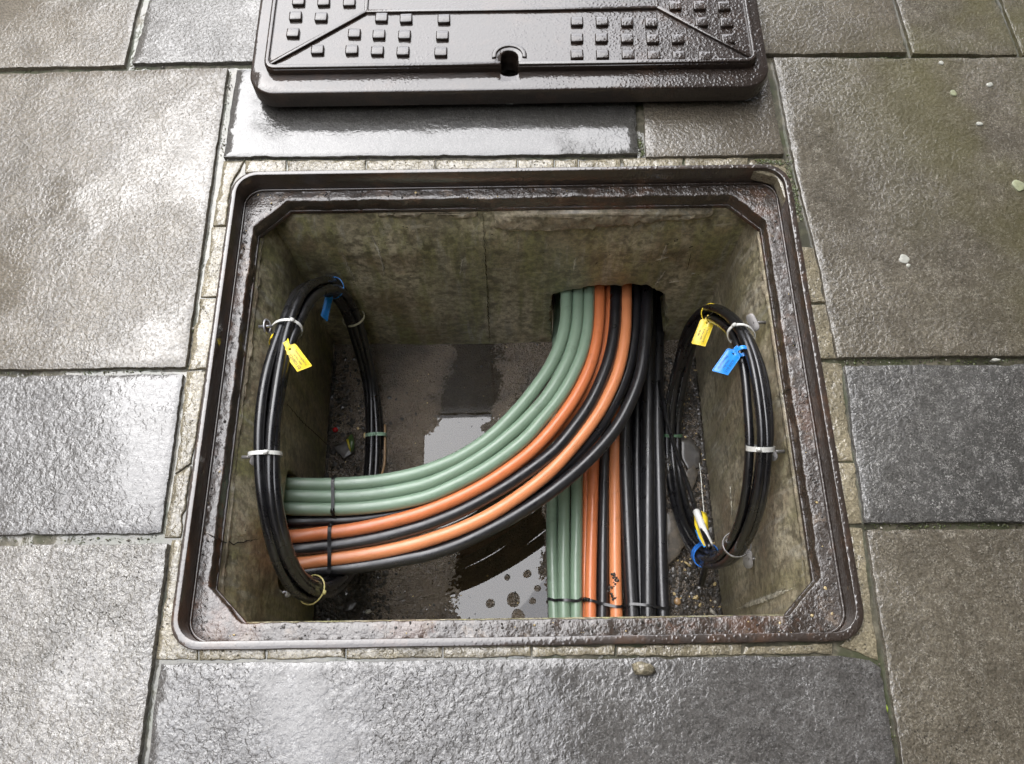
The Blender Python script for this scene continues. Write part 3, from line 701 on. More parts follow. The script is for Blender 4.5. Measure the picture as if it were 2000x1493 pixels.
D1 = A(715, 13, RT); D2 = A(1285, 21, RT); yy = (D1.y + D2.y) / 2; my = 2 * cym - yy
C = [(PX0 + .012, PY0 + .012), (PX1 - .012, PY0 + .012), (PX1 - .012, PY1 - .012), (PX0 + .012, PY1 - .012)]
Dn = [(D1.x, yy), (D2.x, yy), (D2.x, my), (D1.x, my)]
for i in range(4): link('diagonal_rib', bar(C[i], Dn[i], .0065, PT - .002, RT + .0001 * (i + 1)), M['cover_iron'], cover)
for i in range(4):
    a, b = Vector(Dn[i]), Vector(Dn[(i + 1) % 4]); link('inner_rib', bar(a, b, .0065, PT - .002, RT - .0002 * (i + 1)), M['cover_iron'], cover)
# horseshoe round the key slot
hs_o = []; hs_i = []
for i in range(13):
    t = -.15 + (PI + .3) * i / 12; hs_o.append((kx + .0305 * math.cos(t), ky1 - .013 + .0285 * math.sin(t))); hs_i.append((kx + .0225 * math.cos(t), ky1 - .013 + .0205 * math.sin(t)))
link('key_slot_surround', sharp(plate(hs_o + hs_i[::-1], PT - .002, PT + .0028, bevel=.0012), 50), M['cover_iron'], cover)
# studs
stud0 = plate(rrect(-.0112, -.0098, .0112, .0098, .0026, 3), -.001, .0058, bevel=.0018); sharp(stud0, 50)
stud_px = [(620, 97), (687, 97), (737, 99), (787, 100), (861, 101), (692, 65), (740, 67), (790, 68), (864, 69), (745, 34), (793, 36), (867, 37),
           (572, 64), (577, 31), (627, 33), (583, 2), (632, 3), (682, 4),
           (1127, 106), (1177, 106), (1227, 107), (1277, 108), (1326, 109), (1377, 110), (1127, 74), (1175, 74), (1225, 75), (1275, 76), (1324, 76), (1127, 42), (1176, 42), (1225, 43), (1272, 44),
           (1370, 43), (1419, 44), (1422, 76), (1319, 11), (1366, 11), (1414, 12)]
first = True
sp = [A(x, y, PT + .004) for x, y in stud_px]
sp += [Vector((p.x, 2 * cym - p.y, p.z)) for p in sp]
for p in sp:
    o = link('stud', stud0, M['cover_iron'] if first else None, cover); first = False
    o.matrix_parent_inverse = Matrix.Identity(4); o.location = Vector((p.x, p.y, PT)) - cover.location; o.rotation_euler.z = random.uniform(-.03, .03)
# small timber block hidden below that keeps the far side off the paving
for x in (-.3, .3):
    tag(link('timber_block', box_me((x, .95, .0098), (.12, .05, .0172), bevel=.001), M['stone_grey']), 'thin packing block under the %s half of the iron cover' % ('left' if x < 0 else 'right'), 'block')

# ================================================================== TUBES
R_ = .0126
def duct(name, pts, r, mat, label, group, cat='cable duct', step=.012):
    P = [A(x, y, z) for x, y, z in pts]; path = catmull(P, step=step)
    o = link(name, tube(path, r, seg=18), M[mat]); tag(o, label, cat, group); return o, path
def prof(pts, z0, z1, pw=1.0, back=None):
    """height along a curved duct, from the hole in the back wall (z0) to the left wall (z1)"""
    n = len(pts) - 1; L = [0]
    for a, b in zip(pts[:-1], pts[1:]): L.append(L[-1] + math.hypot(a[0] - b[0], a[1] - b[1]))
    return [(x, y, z0 + (z1 - z0) * (l / L[-1]) ** pw) for (x, y), l in zip(pts, L)]
CG = 'ducts curving from the back wall to the left wall'
curves = [
 ('green_duct', 'green', 'green duct on the inside of the bend, nearest the rear left', [(1107, 500), (1106, 571), (1104, 630), (1093, 675), (1071, 721), (1042, 763), (1006, 806), (958, 853), (899, 892), (840, 917), (794, 930), (738, 940), (681, 945), (625, 947), (574, 946), (510, 945)], -.372, -.318),
 ('green_duct', 'green', 'middle one of the three green ducts in the bend', [(1130, 490), (1129, 565), (1127, 630), (1116, 682), (1095, 731), (1066, 777), (1031, 816), (1000, 845), (955, 881), (899, 916), (840, 943), (794, 955), (738, 965), (681, 970), (625, 970), (566, 969), (505, 969)], -.376, -.322),
 ('green_duct', 'green', 'green duct that touches the orange duct in the bend', [(1151, 490), (1150, 565), (1148, 630), (1139, 682), (1120, 730), (1094, 775), (1060, 818), (1020, 862), (958, 909), (899, 942), (840, 968), (794, 980), (738, 989), (681, 994), (625, 995), (569, 994), (505, 992)], -.380, -.326),
 ('orange_duct', 'orange', 'orange duct lying next to the green ducts in the bend', [(1172, 490), (1171, 565), (1169, 630), (1161, 684), (1146, 731), (1123, 776), (1094, 818), (1058, 861), (1017, 898), (958, 939), (899, 971), (840, 996), (794, 1011), (738, 1025), (681, 1036), (630, 1042), (585, 1047), (505, 1052)], -.386, -.336),
 ('black_duct', 'black_duct', 'black duct between the two orange ducts in the bend', [(1203, 490), (1203, 565), (1201, 636), (1191, 695), (1174, 744), (1150, 793), (1119, 838), (1080, 883), (1017, 931), (958, 968), (899, 999), (840, 1023), (794, 1037), (738, 1051), (681, 1061), (630, 1068), (585, 1072), (505, 1078)], -.392, -.346),
 ('orange_duct', 'orange_pale', 'lighter orange duct on the outer side of the bend', [(1225, 490), (1223, 565), (1221, 650), (1209, 718), (1186, 776), (1156, 826), (1112, 881), (1070, 925), (1017, 967), (958, 1005), (899, 1033), (840, 1054), (794, 1067), (738, 1079), (681, 1088), (630, 1095), (585, 1101), (505, 1108)], -.398, -.354),
 ('black_duct', 'black_duct', 'outermost black duct of the bend, crossing over the straight ducts', [(1265, 490), (1264, 565), (1261, 650), (1251, 728), (1228, 792), (1195, 848), (1140, 908), (1075, 962), (1010, 1005), (958, 1034), (899, 1062), (840, 1082), (794, 1091), (738, 1101), (681, 1109), (630, 1113), (585, 1116), (505, 1120)], -.405, -.366),
 # lower layer
 ('black_duct', 'black_duct', 'black duct below the green and orange ducts, seen between them at the left wall', [(1187, 500), (1185, 570), (1180, 640), (1165, 710), (1135, 770), (1090, 830), (1030, 885), (960, 930), (880, 968), (800, 996), (738, 1009), (681, 1015), (625, 1017), (570, 1018), (505, 1018)], -.412, -.348),
 ('orange_duct', 'orange', 'thin glimpse of an orange duct in the lower layer of the bend', [(1189, 490), (1188, 565), (1184, 640), (1171, 705), (1148, 756), (1115, 806), (1070, 858), (1010, 910), (950, 950), (880, 985), (800, 1018), (738, 1030), (681, 1041), (625, 1050), (570, 1055), (505, 1058)], -.407, -.364),
 ('black_duct', 'black_duct', 'black duct in the shade between the outer orange and outermost black ducts', [(1245, 490), (1244, 565), (1240, 640), (1228, 712), (1205, 775), (1172, 832), (1128, 885), (1070, 938), (1010, 980), (958, 1015), (899, 1043), (840, 1064), (794, 1076), (738, 1089), (681, 1098), (630, 1104), (585, 1108), (505, 1114)], -.420, -.380),
]
paths = {}
for i, (nm, mt, lb, pts, z0, z1) in enumerate(curves):
    o, paths[i] = duct(nm, prof(pts, z0, z1), R_ if i != 8 else .0118, mt, lb, CG)
SG = 'straight ducts running along the floor to the front wall'
SZ = -.566
straights = [
 ('green_duct', 'green', 'leftmost straight green duct beside the puddle', [(1094, 560), (1090, 640), (1084, 800), (1080, 950), (1078, 1050), (1080, 1120), (1083, 1210), (1085, 1290)], -.576, .0125),
 ('green_duct', 'green', 'middle straight green duct', [(1108, 560), (1107, 640), (1104, 800), (1102, 950), (1101, 1050), (1101, 1120), (1102, 1210), (1103, 1290)], -.562, .0128),
 ('green_duct', 'green', 'straight green duct touching the straight orange ducts', [(1130, 560), (1130, 640), (1129, 800), (1127, 950), (1126, 1050), (1125, 1120), (1126, 1210), (1127, 1290)], -.564, .0128),
 ('orange_duct', 'orange', 'straight orange duct half hidden beside the green one', [(1148, 560), (1148, 640), (1147, 800), (1146, 950), (1145, 1050), (1144, 1120), (1144, 1210), (1144, 1290)], -.578, .0120),
 ('orange_duct', 'orange', 'fully visible left straight orange duct', [(1176, 560), (1174, 640), (1166, 800), (1160, 900), (1157, 1000), (1154, 1120), (1153, 1210), (1152, 1290)], -.560, .0122),
 ('black_duct', 'black_duct', 'straight black duct between two orange ducts', [(1196, 560), (1194, 640), (1186, 800), (1181, 900), (1179, 1000), (1178, 1120), (1177, 1210), (1176, 1290)], -.564, .0122),
 ('orange_duct', 'orange_pale', 'right straight orange duct spattered with mud', [(1212, 560), (1211, 640), (1205, 800), (1201, 900), (1201, 1000), (1202, 1120), (1204, 1210), (1206, 1290)], -.560, .0128),
 ('black_duct', 'black_duct', 'thick straight black duct right of the muddy orange one', [(1228, 560), (1226, 640), (1222, 800), (1221, 900), (1225, 1000), (1231, 1120), (1236, 1210), (1239, 1290)], -.556, .0146),
 ('black_duct', 'black_duct', 'straight black duct sunk between thicker black ones', [(1246, 560), (1246, 640), (1245, 800), (1244, 900), (1246, 1000), (1249, 1120), (1252, 1210), (1254, 1290)], -.580, .0125),
 ('black_duct', 'black_duct', 'thick straight black duct second from the right', [(1270, 560), (1269, 640), (1266, 800), (1266, 900), (1266, 1000), (1266, 1120), (1266, 1210), (1266, 1290)], -.550, .0148),
 ('black_duct', 'black_duct', 'rightmost straight black duct beside the rubble', [(1288, 560), (1286, 640), (1284, 800), (1286, 900), (1289, 1000), (1292, 1120), (1296, 1210), (1299, 1290)], -.562, .0136),
]
spaths = []
for nm, mt, lb, pts, z, r in straights:
    o, p_ = duct(nm, [(x, y, z) for x, y in pts], r, mt, lb, SG); spaths.append((p_, r))

# ------------------------------------------------------------------ ties on the ducts
def near(path, x=None, y=None):
    return min(path, key=lambda p: abs(p.x - x) if x is not None else abs(p.y - y))
def strap(name, pts, width, label, mat='tie_black', head=None, thick=.0016, nrm=Vector((0, 0, 1)), cat='cable tie', group=None, closed=False, normals=None, headsize=(.009, .007, .006)):
    path = catmull(pts, closed=closed, step=.004)
    c = sum(path, Vector()) / len(path)
    N = normals or [(p - c) if closed else nrm for p in path]
    if not normals and not closed:
        N = []
        for i, p in enumerate(path): N.append((p - c).normalized() * .5 + nrm)
    t = thing(name, path[0], label, cat, group)
    link('strap', sharp(ribbon(path, N, width, thick, closed)), M[mat], t)
    if head is not None:
        h = Vector(head); k = min(range(len(path)), key=lambda i: (path[i] - h).length)
        tn = (path[min(k + 1, len(path) - 1)] - path[max(k - 1, 0)]).normalized(); nn = N[k]
        link('head', box_me(path[k] + nn.normalized() * .002, headsize, basis(tn, nn), .0008), M[mat], t)
    return t
def over(ps, x=None, y=None, extra=.0015, r=R_, shift=0, skew=0):
    """strap points resting on top of ducts ps where they cross x or y"""
    out = []
    q = [near(p, x=(x + skew * i) if x is not None else None, y=(y + skew * i) if y is not None else None) for i, p in enumerate(ps)]
    return q
lx = A(657, 970, -.325).x
g3 = [near(paths[i], x=lx - .002 * i) for i in (0, 1, 2)]
up = Vector((0, 0, 1)); R1 = R_ + .0012
def wrap_top(cs, R, lo=.02):
    a, b = cs[0], cs[-1]; pts = [a + Vector((0, R, -lo)), a + Vector((0, R * .95, -.002)), a + Vector((0, R * .6, R * .8))]
    for c in cs: pts.append(c + Vector((0, 0, R)))
    pts += [b + Vector((0, -R * .6, R * .8)), b + Vector((0, -R * .95, -.002)), b + Vector((0, -R, -lo))]
    return pts
strap('cable_tie', wrap_top(g3, R1), .0062, 'black cable tie round the three curved green ducts near the left wall', head=g3[2] + Vector((0, -.004, R1)))
g4 = [near(paths[i], x=lx - .003) for i in (3, 4, 5, 6)]
strap('cable_tie', wrap_top(g4, R1), .0068, 'black cable tie round the curved orange and black ducts near the left wall', head=g4[0] + Vector((0, .01, .0)))
def wrap_y(y0, y1, items):
    pts = []; n = len(items)
    c0, r0 = near(items[0][0], y=y0), items[0][1]; pts += [c0 + Vector((-r0 - .001, 0, -.01)), c0 + Vector((-r0 * .8, 0, r0 * .7))]
    for i, (p, r) in enumerate(items):
        c = near(p, y=y0 + (y1 - y0) * i / (n - 1)); pts.append(Vector((c.x, y0 + (y1 - y0) * i / (n - 1), c.z + r + .001)))
    c0, r0 = near(items[-1][0], y=y1), items[-1][1]; pts += [c0 + Vector((r0 * .8, 0, r0 * .7)), c0 + Vector((r0 + .001, 0, -.012))]
    return pts
ya = A(1100, 1173, SZ).y; yb = A(1170, 1182, SZ).y; yc = A(1300, 1191, SZ).y
tt = strap('cable_tie', wrap_y(ya, A(1140, 1176, SZ).y, [spaths[i] for i in (0, 1, 2)]), .0055, 'black cable tie across the straight green ducts at the front')
tt = strap('cable_tie', wrap_y(A(1144, 1176, SZ).y, A(1210, 1188, SZ).y, [spaths[i] for i in (4, 5, 6)]), .0055, 'black cable tie across the straight orange ducts at the front', head=spaths[4][0][0])
cc = near(spaths[4][0], y=ya); link('knuckle', box_me(cc + Vector((-.012, .002, .012)), (.008, .006, .006), bevel=.001), M['tie_black'], tt)
strap('cable_tie', wrap_y(A(1222, 1184, SZ).y, yc, [spaths[i] for i in (7, 9, 10)]), .0052, 'black cable tie across the thick straight black ducts at the front')
# mud on the orange duct
me = None; bm = bmesh.new()
for i in range(46):
    t = random.random(); x = 1197 + 7 * math.sin(t * 7) + random.uniform(-5, 5); y = 1120 + 52 * t
    c = A(x, y, -.548 if x > 1194 else -.556); r = random.uniform(.0012, .0036)
    m_ = bmesh.ops.create_icosphere(bm, subdivisions=1, radius=r, matrix=Matrix.Translation(c))
    for v in m_['verts']: v.co += Vector([random.uniform(-.3, .3) * r for _ in range(3)]); v.co.z = c.z + (v.co.z - c.z) * .5
me = bpy.data.meshes.new('mesh'); bm.to_mesh(me); bm.free()
tag(link('mud_splash', me, M['grit']), 'lumps of dark mud stuck on the right straight orange duct', 'mud', None)

# ================================================================== COILS
def coil(name, px, p, n, strands, r, label, ref, rb, seedk):
    pts = [at_plane(x, y, p, n) for x, y in px]; path = catmull(pts, closed=True, step=.012)
    c = sum(path, Vector()) / len(path)
    T, N = fixed_frames(path, ref); t = thing(name, min(path, key=lambda q: q.z), label, 'cable coil')
    for k, (a, b, ph) in enumerate(strands):
        sp_ = []
        for i, q in enumerate(path):
            s = 2 * PI * i / len(path); B = T[i].cross(N[i])
            wob = Vector((mn.noise(Vector((math.cos(s) * 1.3, math.sin(s) * 1.3, k * 5 + seedk))), mn.noise(Vector((math.cos(s) * 1.3, math.sin(s) * 1.3, k * 5 + 50 + seedk)))))
            u = a * rb + wob.x * rb * .5; v_ = b * rb + wob.y * rb * .5
            tw = .5 * math.sin(s + ph); u, v_ = u * math.cos(tw) - v_ * math.sin(tw), u * math.sin(tw) + v_ * math.cos(tw)
            sp_.append(q + N[i] * u + B * v_)
        link('cable', tube(sp_, r, closed=True, seg=12), M['black_cable'], t)
    return t, path, T, N
# left coil: leans from the top of the left wall out to the floor
pA = Vector((-.391, 0, -.060)); pB = Vector((-.3095, .11, -.572)); nL = Vector((1, 0, 0)); dv = pB - pA
nL = Vector((0, 1, 0)).cross(Vector((dv.x, 0, dv.z))).normalized()
left_px = [(635, 559), (592, 579), (564, 636), (541, 710), (527, 785), (519, 870), (520, 960), (534, 1040), (558, 1105), (594, 1146), (640, 1150), (688, 1095), (718, 1010), (732, 925), (734, 840), (728, 755), (712, 685), (688, 615), (664, 574)]
ST = [(-.9, .75, 0), (0, .95, .7), (.95, .7, 1.5), (-.55, -.75, 2.2), (.6, -.8, 3), (0.0, 0.0, 4)]
ST5 = [(-.98, .45, 0), (.0, .85, .7), (.98, .5, 1.5), (-.55, -.75, 2.2), (.6, -.75, 3)]
coilL, pathL, TL, NL = coil('cable_coil', left_px, pA, nL, ST5, .0086, 'large loop of black cables hanging on the left wall', nL, .0138, 3)
pR = Vector((.388, 0, -.07)); pR2 = Vector((.352, 0, -.572)); dv = pR2 - pR; nR = Vector((0, 1, 0)).cross(dv).normalized()
right_px = [(1398, 612), (1438, 640), (1466, 706), (1480, 790), (1485, 876), (1474, 975), (1446, 1052), (1406, 1094), (1362, 1068), (1331, 995), (1315, 905), (1314, 820), (1323, 745), (1344, 668), (1369, 628)]
coilR, pathR, TR, NR = coil('cable_coil', right_px, pR, nR, ST5, .0074, 'smaller loop of black cables hanging on the right wall', nR, .0118, 9)
def pix(P):
    q = CM.transposed() @ (P - CO); return (1000 + F_PX * q.x / -q.z, 746.5 - F_PX * q.y / -q.z)
def ring_tie(path, T, N, px, R, width, mat, label, name='cable_tie', squash=1.0, tail=None, cat='cable tie', thick=.0013, tilt=0.0, to=None, head=True, rnd=False, fat=False):
    k = min(range(len(path)), key=lambda i: (Vector(pix(path[i])) - Vector(px)).length)
    c = path[k]; n_ = N[k]; b = T[k].cross(n_); pts = []; nrm = []
    for i in range(28):
        a = 2 * PI * i / 28; rr = R * (1 + .06 * math.cos(2 * a + 1)); dirv = n_ * math.cos(a) + b * math.sin(a) * squash
        pts.append(c + dirv * rr + T[k] * tilt * math.cos(a) * R); nrm.append(dirv)
    t = thing(name, c, label, cat)
    if rnd: link('strap', tube(pts, width / 2, closed=True, seg=8), M[mat], t)
    else: link('strap', sharp(ribbon(pts, nrm, width, thick, True)), M[mat], t)
    if head:
        dcam = (CO - c).normalized(); i = max(range(28), key=lambda i: nrm[i].normalized().dot(dcam) if not to else -(pts[i] - to).length)
        link('head', box_me(pts[i] + nrm[i].normalized() * .002, (.007, .008, .005), basis(T[k], nrm[i]), .001), M[mat], t)
    return t, c, T[k], pts
def hook(px, X, label, r=.013, mat='galv', ring=False, lean=(0, 0), group='wall fixings holding the cable loops'):
    """screw fixing standing out of a side wall: shank and flat eye"""
    c = at_x(px[0], px[1], X); s = 1 if X < 0 else -1
    t = thing('wall_hook', Vector((X if X < 0 else X, c.y, c.z)), label, 'wall fixing')
    e = c + Vector((s * .012, 0, 0)); link('shank', tube([Vector((X - s * .01, c.y, c.z)), e], .0028, seg=8), M[mat], t)
    B = basis((0, 1, lean[0]), (s, lean[1], .25)); pts = []
    if ring:
        for i in range(20): a = 2 * PI * i / 20; pts.append(c + Vector((s * .004, 0, 0)) + B @ Vector((math.cos(a) * r, math.sin(a) * r * .9, 0)))
        link('eye', tube(pts, .0018, closed=True, seg=8), M[mat], t)
        link('washer', fixn(plate([(c2[0], c2[1]) for c2 in rrect(-r * .8, -r * .7, r * .8, r * .7, r * .6, 5)], -.001, .001, bevel=.0004, mat4=Matrix.Translation(c + Vector((s * .003, 0, 0))) @ B.to_4x4())), M['rusty_steel'], t)
    else:
        B = basis((lean[0] * .3 + s * .2, 1, 0), (s * .45, -.35, .8))
        link('plate', fixn(plate([(x, y) for x, y in rrect(-r, -r * .5, r, r * .5, r * .45, 5)], -.001, .0012, bevel=.0006, mat4=Matrix.Translation(e) @ B.to_4x4())), M[mat], t)
    return t
ring_tie(pathL, TL, NL, (548, 640), .0235, .006, 'tie_white', 'white cable tie round the left loop beside its upper eye fixing', tilt=.25)
ring_tie(pathL, TL, NL, (519, 889), .0238, .0062, 'tie_white', 'clear white cable tie halfway down the near side of the left loop')
ring_tie(pathL, TL, NL, (734, 847), .0225, .0075, 'tie_green', 'pale green cable tie round the left loop at the floor')
ring_tie(pathL, TL, NL, (694, 622), .0235, .0045, 'tie_cream', 'cream cable tie round the left loop near the back wall', tilt=-.2, head=False)
ring_tie(pathL, TL, NL, (612, 1150), .0255, .0026, 'wire_yellow', 'pale yellow wire twisted round the bottom of the left loop', name='wire_tie', rnd=True, tilt=.35, head=True)
ring_tie(pathR, TR, NR, (1448, 655), .0212, .0062, 'tie_white', 'white cable tie near the top of the right loop', tilt=-.2)
ring_tie(pathR, TR, NR, (1485, 878), .0212, .0078, 'tie_white', 'wide white cable tie halfway down the right loop')
ring_tie(pathR, TR, NR, (1313, 852), .0205, .0065, 'tie_olive', 'dull green cable tie round the right loop at the floor', head=False)
ring_tie(pathR, TR, NR, (1437, 1066), .0232, .0040, 'galv', 'thin steel band round the bottom of the right loop', name='metal_band', cat='band', head=False)
ring_tie(pathR, TR, NR, (1375, 1083), .0225, .0170, 'blue_tape', 'blue tape wrapped round the bottom of the right loop', name='blue_tape', cat='tape', head=False, thick=.002)
hook((517, 638), WX0, 'rusty round eye on the left wall beside the top of the left loop', .012, 'galv', True)
hook((485, 893), WX0, 'dull metal fixing on the left wall halfway down the loop', .014, 'hook_steel', False, (.1, .9))
hook((551, 1157), WX0, 'thin metal fixing on the left wall at the foot of the loop', .010, 'galv', False, (.6, .6))
hook((1484, 630), WX1, 'metal fixing on the right wall beside the top of the right loop', .016, 'hook_steel', False, (-.2, .2))
hook((1520, 882), WX1, 'round headed metal fixing on the right wall halfway down', .016, 'hook_steel', False, (0, .2))
hook((1474, 1092), WX1, 'bent flat metal fixing on the right wall at the foot of the right loop', .017, 'hook_steel', False, (1.2, .5))

# ------------------------------------------------------------------ tags
def text_mesh(body, size, M4):
    cu = bpy.data.curves.new('text', 'FONT'); cu.body = body; cu.size = size; cu.align_x = 'CENTER'; cu.align_y = 'CENTER'; cu.resolution_u = 2; cu.extrude = .0001
    o = bpy.data.objects.new('text', cu); S.collection.objects.link(o); dg = bpy.context.evaluated_depsgraph_get(); dg.update()
    me = bpy.data.meshes.new_from_object(o.evaluated_get(dg)); bpy.data.objects.remove(o); me.materials.clear(); me.transform(M4); return me
def cable_tag(pxA, zA, pxB, zB, pxW, mat, ink, lines, label, loop_c, loop_r, loop_ax, flip=False, skew=.2, band=None):
    """plate from neck point A to end B; pxW = its width in photo pixels at A"""
    a = A(*pxA, zA); b = A(*pxB, zB); ax = (b - a); L = ax.length; ax.normalize()
    view = (CO - a).normalized(); sd_ = ax.cross(view).normalized(); nrm = sd_.cross(ax).normalized()
    if nrm.dot(view) < 0: nrm = -nrm
    px_m = F_PX / (-(CM.transposed() @ (a - CO)).z); W_ = pxW / px_m
    B = Matrix((ax, nrm.cross(ax), nrm)).transposed(); M4 = Matrix.Translation(a) @ B.to_4x4()
    h = W_ / 2; nk = h * .38
    o = [(-.006, -nk * .7), (L * .06, -nk), (L * .12, -h * .92), (L * .18, -h), (L * (1 - skew), -h), (L * 1.0, h * .88), (L * .97, h), (L * .18, h), (L * .12, h * .92), (L * .06, nk), (-.006, nk * .7)]
    if flip: o = [(x, -y) for x, y in o]
    hole = [(L * .17 + .0014 * math.cos(t), .0017 * math.sin(t)) for t in [i * PI / 5 for i in range(10)]]
    t = thing('cable_tag', a, label, 'cable tag')
    link('plate', sharp(fixn(plate(ccw(o), -.0008, .0008, [hole], bevel=.0004, mat4=M4))), M[mat], t)
    ro = ccw(o); 
    link('raised_edge', sharp(fixn(plate(offset(ro, .0001), .0004, .0014, [offset(ro, .0016)], bevel=.0003, mat4=M4))), M[mat], t)
    for i, (s_, sz) in enumerate(lines):
        y = h * (.48 - .48 * i) * (1 if not flip else 1)
        link('lettering', text_mesh(s_, sz, M4 @ Matrix.Translation((L * .57, y, .00092))), M[ink], t, smooth=False)
    # strap round the cable
    pts = []; u = Vector(loop_ax[0]).normalized(); v_ = Vector(loop_ax[1]).normalized()
    for i in range(22): an = 2 * PI * i / 22; pts.append(loop_c + u * math.cos(an) * loop_r + v_ * math.sin(an) * loop_r)
    link('loop', sharp(ribbon(pts, [p - loop_c for p in pts], band or .004, .0012, True)), M[mat], t)
    k = min(range(22), key=lambda i: (pts[i] - a).length)
    link('neck', sharp(ribbon([pts[k], pts[k].lerp(a, .5) + nrm * .0006, a + ax * .003], [nrm] * 3, nk * 1.5, .0014)), M[mat], t)
    return t
def on(path, px): return min(path, key=lambda q: (Vector(pix(q)) - Vector(px)).length)
kL = on(pathL, (540, 668)); iL = pathL.index(kL)
cable_tag((560, 674), kL.z + .028, (598, 724), kL.z + .010, 30, 'tag_yellow', 'tag_ink', [('Thermoplastic', .0056), ('36 Plus 3600', .0042), ('02080110', .0072)],
          'yellow tag with three printed lines strapped to the near top of the left loop', kL + NL[iL] * .004 + TL[iL].cross(NL[iL]) * .004, .0200, (NL[iL], TL[iL].cross(NL[iL])), band=.0085, skew=.12)
kB = on(pathL, (652, 563)); iB = pathL.index(kB)
cable_tag((645, 570), kB.z + .006, (632, 627), kB.z - .02, 15, 'tag_blue', 'tag_ink_blue', [('00310', .004)],
          'dark blue tag hanging in the shade from the top of the left loop', kB + Vector((0, 0, 0)), .0215, (NL[iB], TL[iB].cross(NL[iB])), band=.003, skew=.15)
kY = on(pathR, (1390, 614)); iY = pathR.index(kY)
cable_tag((1384, 622), kY.z + .012, (1363, 676), kY.z - .01, 28, 'tag_yellow', 'tag_ink', [('Thermoplastic', .0050), ('36 Plus 3600', .0042), ('02 080', .0042)],
          'bright yellow tag hanging from the top of the right loop', kY, .0185, (NR[iY], TR[iY].cross(NR[iY])), band=.003, skew=.06, flip=True)
kT = on(pathR, (1466, 690)); iT = pathR.index(kT)
cable_tag((1438, 683), kT.z + .012, (1403, 733), kT.z - .0, 31, 'tag_blue', 'tag_ink_blue', [('0208 011', .0062), ('3000 Plus', .0045), ('Thermoplas', .0058)],
          'bright blue tag strapped to the near side of the right loop', kT + (A(1450, 686, kT.z + .008) - kT), .0085, (NR[iT], TR[iT].cross(NR[iT])), band=.0075, skew=.16, flip=True)
# loose cable end with its white sleeve
zt = -.49
loose = [(1288, 745, -.55), (1296, 790, -.52), (1308, 840, -.50), (1326, 900, -.47), (1346, 955, -.43), (1360, 1000, -.40), (1376, 1045, -.36), (1386, 1070, -.33)]
P = catmull([A(x, y, z) for x, y, z in loose], step=.008)
t = thing('loose_cable', P[0], 'single thin black cable ending in a white sleeve at the right loop', 'cable')
link('cable', tube(P, .0048, seg=12), M['black_cable'], t)
P2 = catmull([A(x, y, z) for x, y, z in [(1360, 999, -.398), (1372, 1030, -.375), (1386, 1066, -.345)]], step=.006)
link('white_sleeve', tube(P2, .0068, seg=14), M['white_sleeve'], t)
me = ribbon([A(1358, 1003, -.41), A(1360, 1025, -.40), A(1368, 1048, -.39), A(1378, 1066, -.37)], [Vector((-.3, -.2, 1))] * 4, .006, .001); link('yellow_flap', me, M['tag_yellow'], t)
me = ribbon([A(1374, 1001, -.41), A(1377, 1010, -.40), A(1378, 1035, -.39)], [Vector((.3, -.2, 1))] * 3, .011, .001); link('yellow_flap', me, M['tag_yellow'], t)
me = ribbon([A(1361, 1035, -.40), A(1367, 1050, -.39), A(1378, 1068, -.37)], [Vector((-.3, -.2, 1))] * 3, .007, .001); link('blue_flap', me, M['tag_blue'], t)
tag(link('wire', tube(catmull([A(x, y, z) for x, y, z in [(1366, 905, -.50), (1369, 930, -.48), (1371, 960, -.45), (1375, 1003, -.41)]], step=.006), .0010, seg=6), M['tie_white']), 'thin pale wire rising from the white sleeve beside the right wall', 'wire')
P = catmull([A(x, y, z) for x, y, z in [(1382, 1088, -.36), (1377, 1112, -.42), (1370, 1143, -.47)]], step=.006)
tag(link('cable_end', tube(P, .0062, seg=12), M['black_cable']), 'short cut cable end poking out below the blue tape', 'cable')
tag(link('cable_end', tube(catmull([A(x, y, z) for x, y, z in [(752, 830, -.58), (751, 900, -.585), (744, 935, -.58)]], step=.006), .0028, seg=8), M['stone_tan']), 'thin brown cord lying beside the left loop at the puddle edge', 'cord')

# ================================================================== DEBRIS
def peb(name, px, z, size, mat, label, cat='stone', flat=.6, seed=1, rough=.35, group=None):
    c = A(*px, z); return tag(link(name, pebble_me(c, (size[0], size[1], size[0] * flat), seed, sub=2, rough=rough), M[mat]), label, cat, group)
peb('pebble', (719, 1195), -.585, (.0068, .0045), 'stone_white', 'white chip on the silt near the front left of the chamber', seed=2, rough=.5)
peb('pebble', (1323, 1175), -.585, (.0085, .0075), 'stone_tan', 'round tan pebble beside the rightmost black duct', seed=3, rough=.12)
peb('pebble', (1360, 1167), -.585, (.0075, .005), 'seed', 'pale yellow chip right of the tan pebble', seed=4, rough=.6)
peb('pebble', (1392, 1195), -.585, (.0075, .0038), 'stone_white', 'white triangular chip at the foot of the right wall', seed=5, rough=.7)
peb('pebble', (1396, 1141), -.585, (.005, .0038), 'seed', 'small cream chip at the foot of the right wall', seed=6)
peb('pebble', (1397, 1176), -.586, (.003, .003), 'stone_white', 'tiny pale chip just behind the white triangular chip', seed=16)
peb('seed', (1343, 1102), -.583, (.009, .003), 'seed', 'pale husk on the mud below the right loop', 'seed', .4, 7, .2)
peb('pebble', (1367, 1182), -.586, (.0045, .0028), 'seed', 'narrow pale chip between the tan pebble and the wall', seed=8, rough=.5)
peb('berry', (655, 840), -.584, (.0062, .0062), 'berry', 'small red berry by the left wall of the chamber', 'berry', .9, 9, .08)
peb('seed', (713, 851), -.584, (.004, .0072), 'seed', 'ochre seed case touching the left loop on the floor', 'seed', .6, 0, .25)
peb('seed', (699, 837), -.585, (.004, .003), 'seed', 'small broken seed case between the leaf and the left loop', 'seed', .5, 3, .5)
peb('stone_fragment', (1220, 1305), .0, (.001, .001), 'stone_grey', 'x', seed=1) if False else None
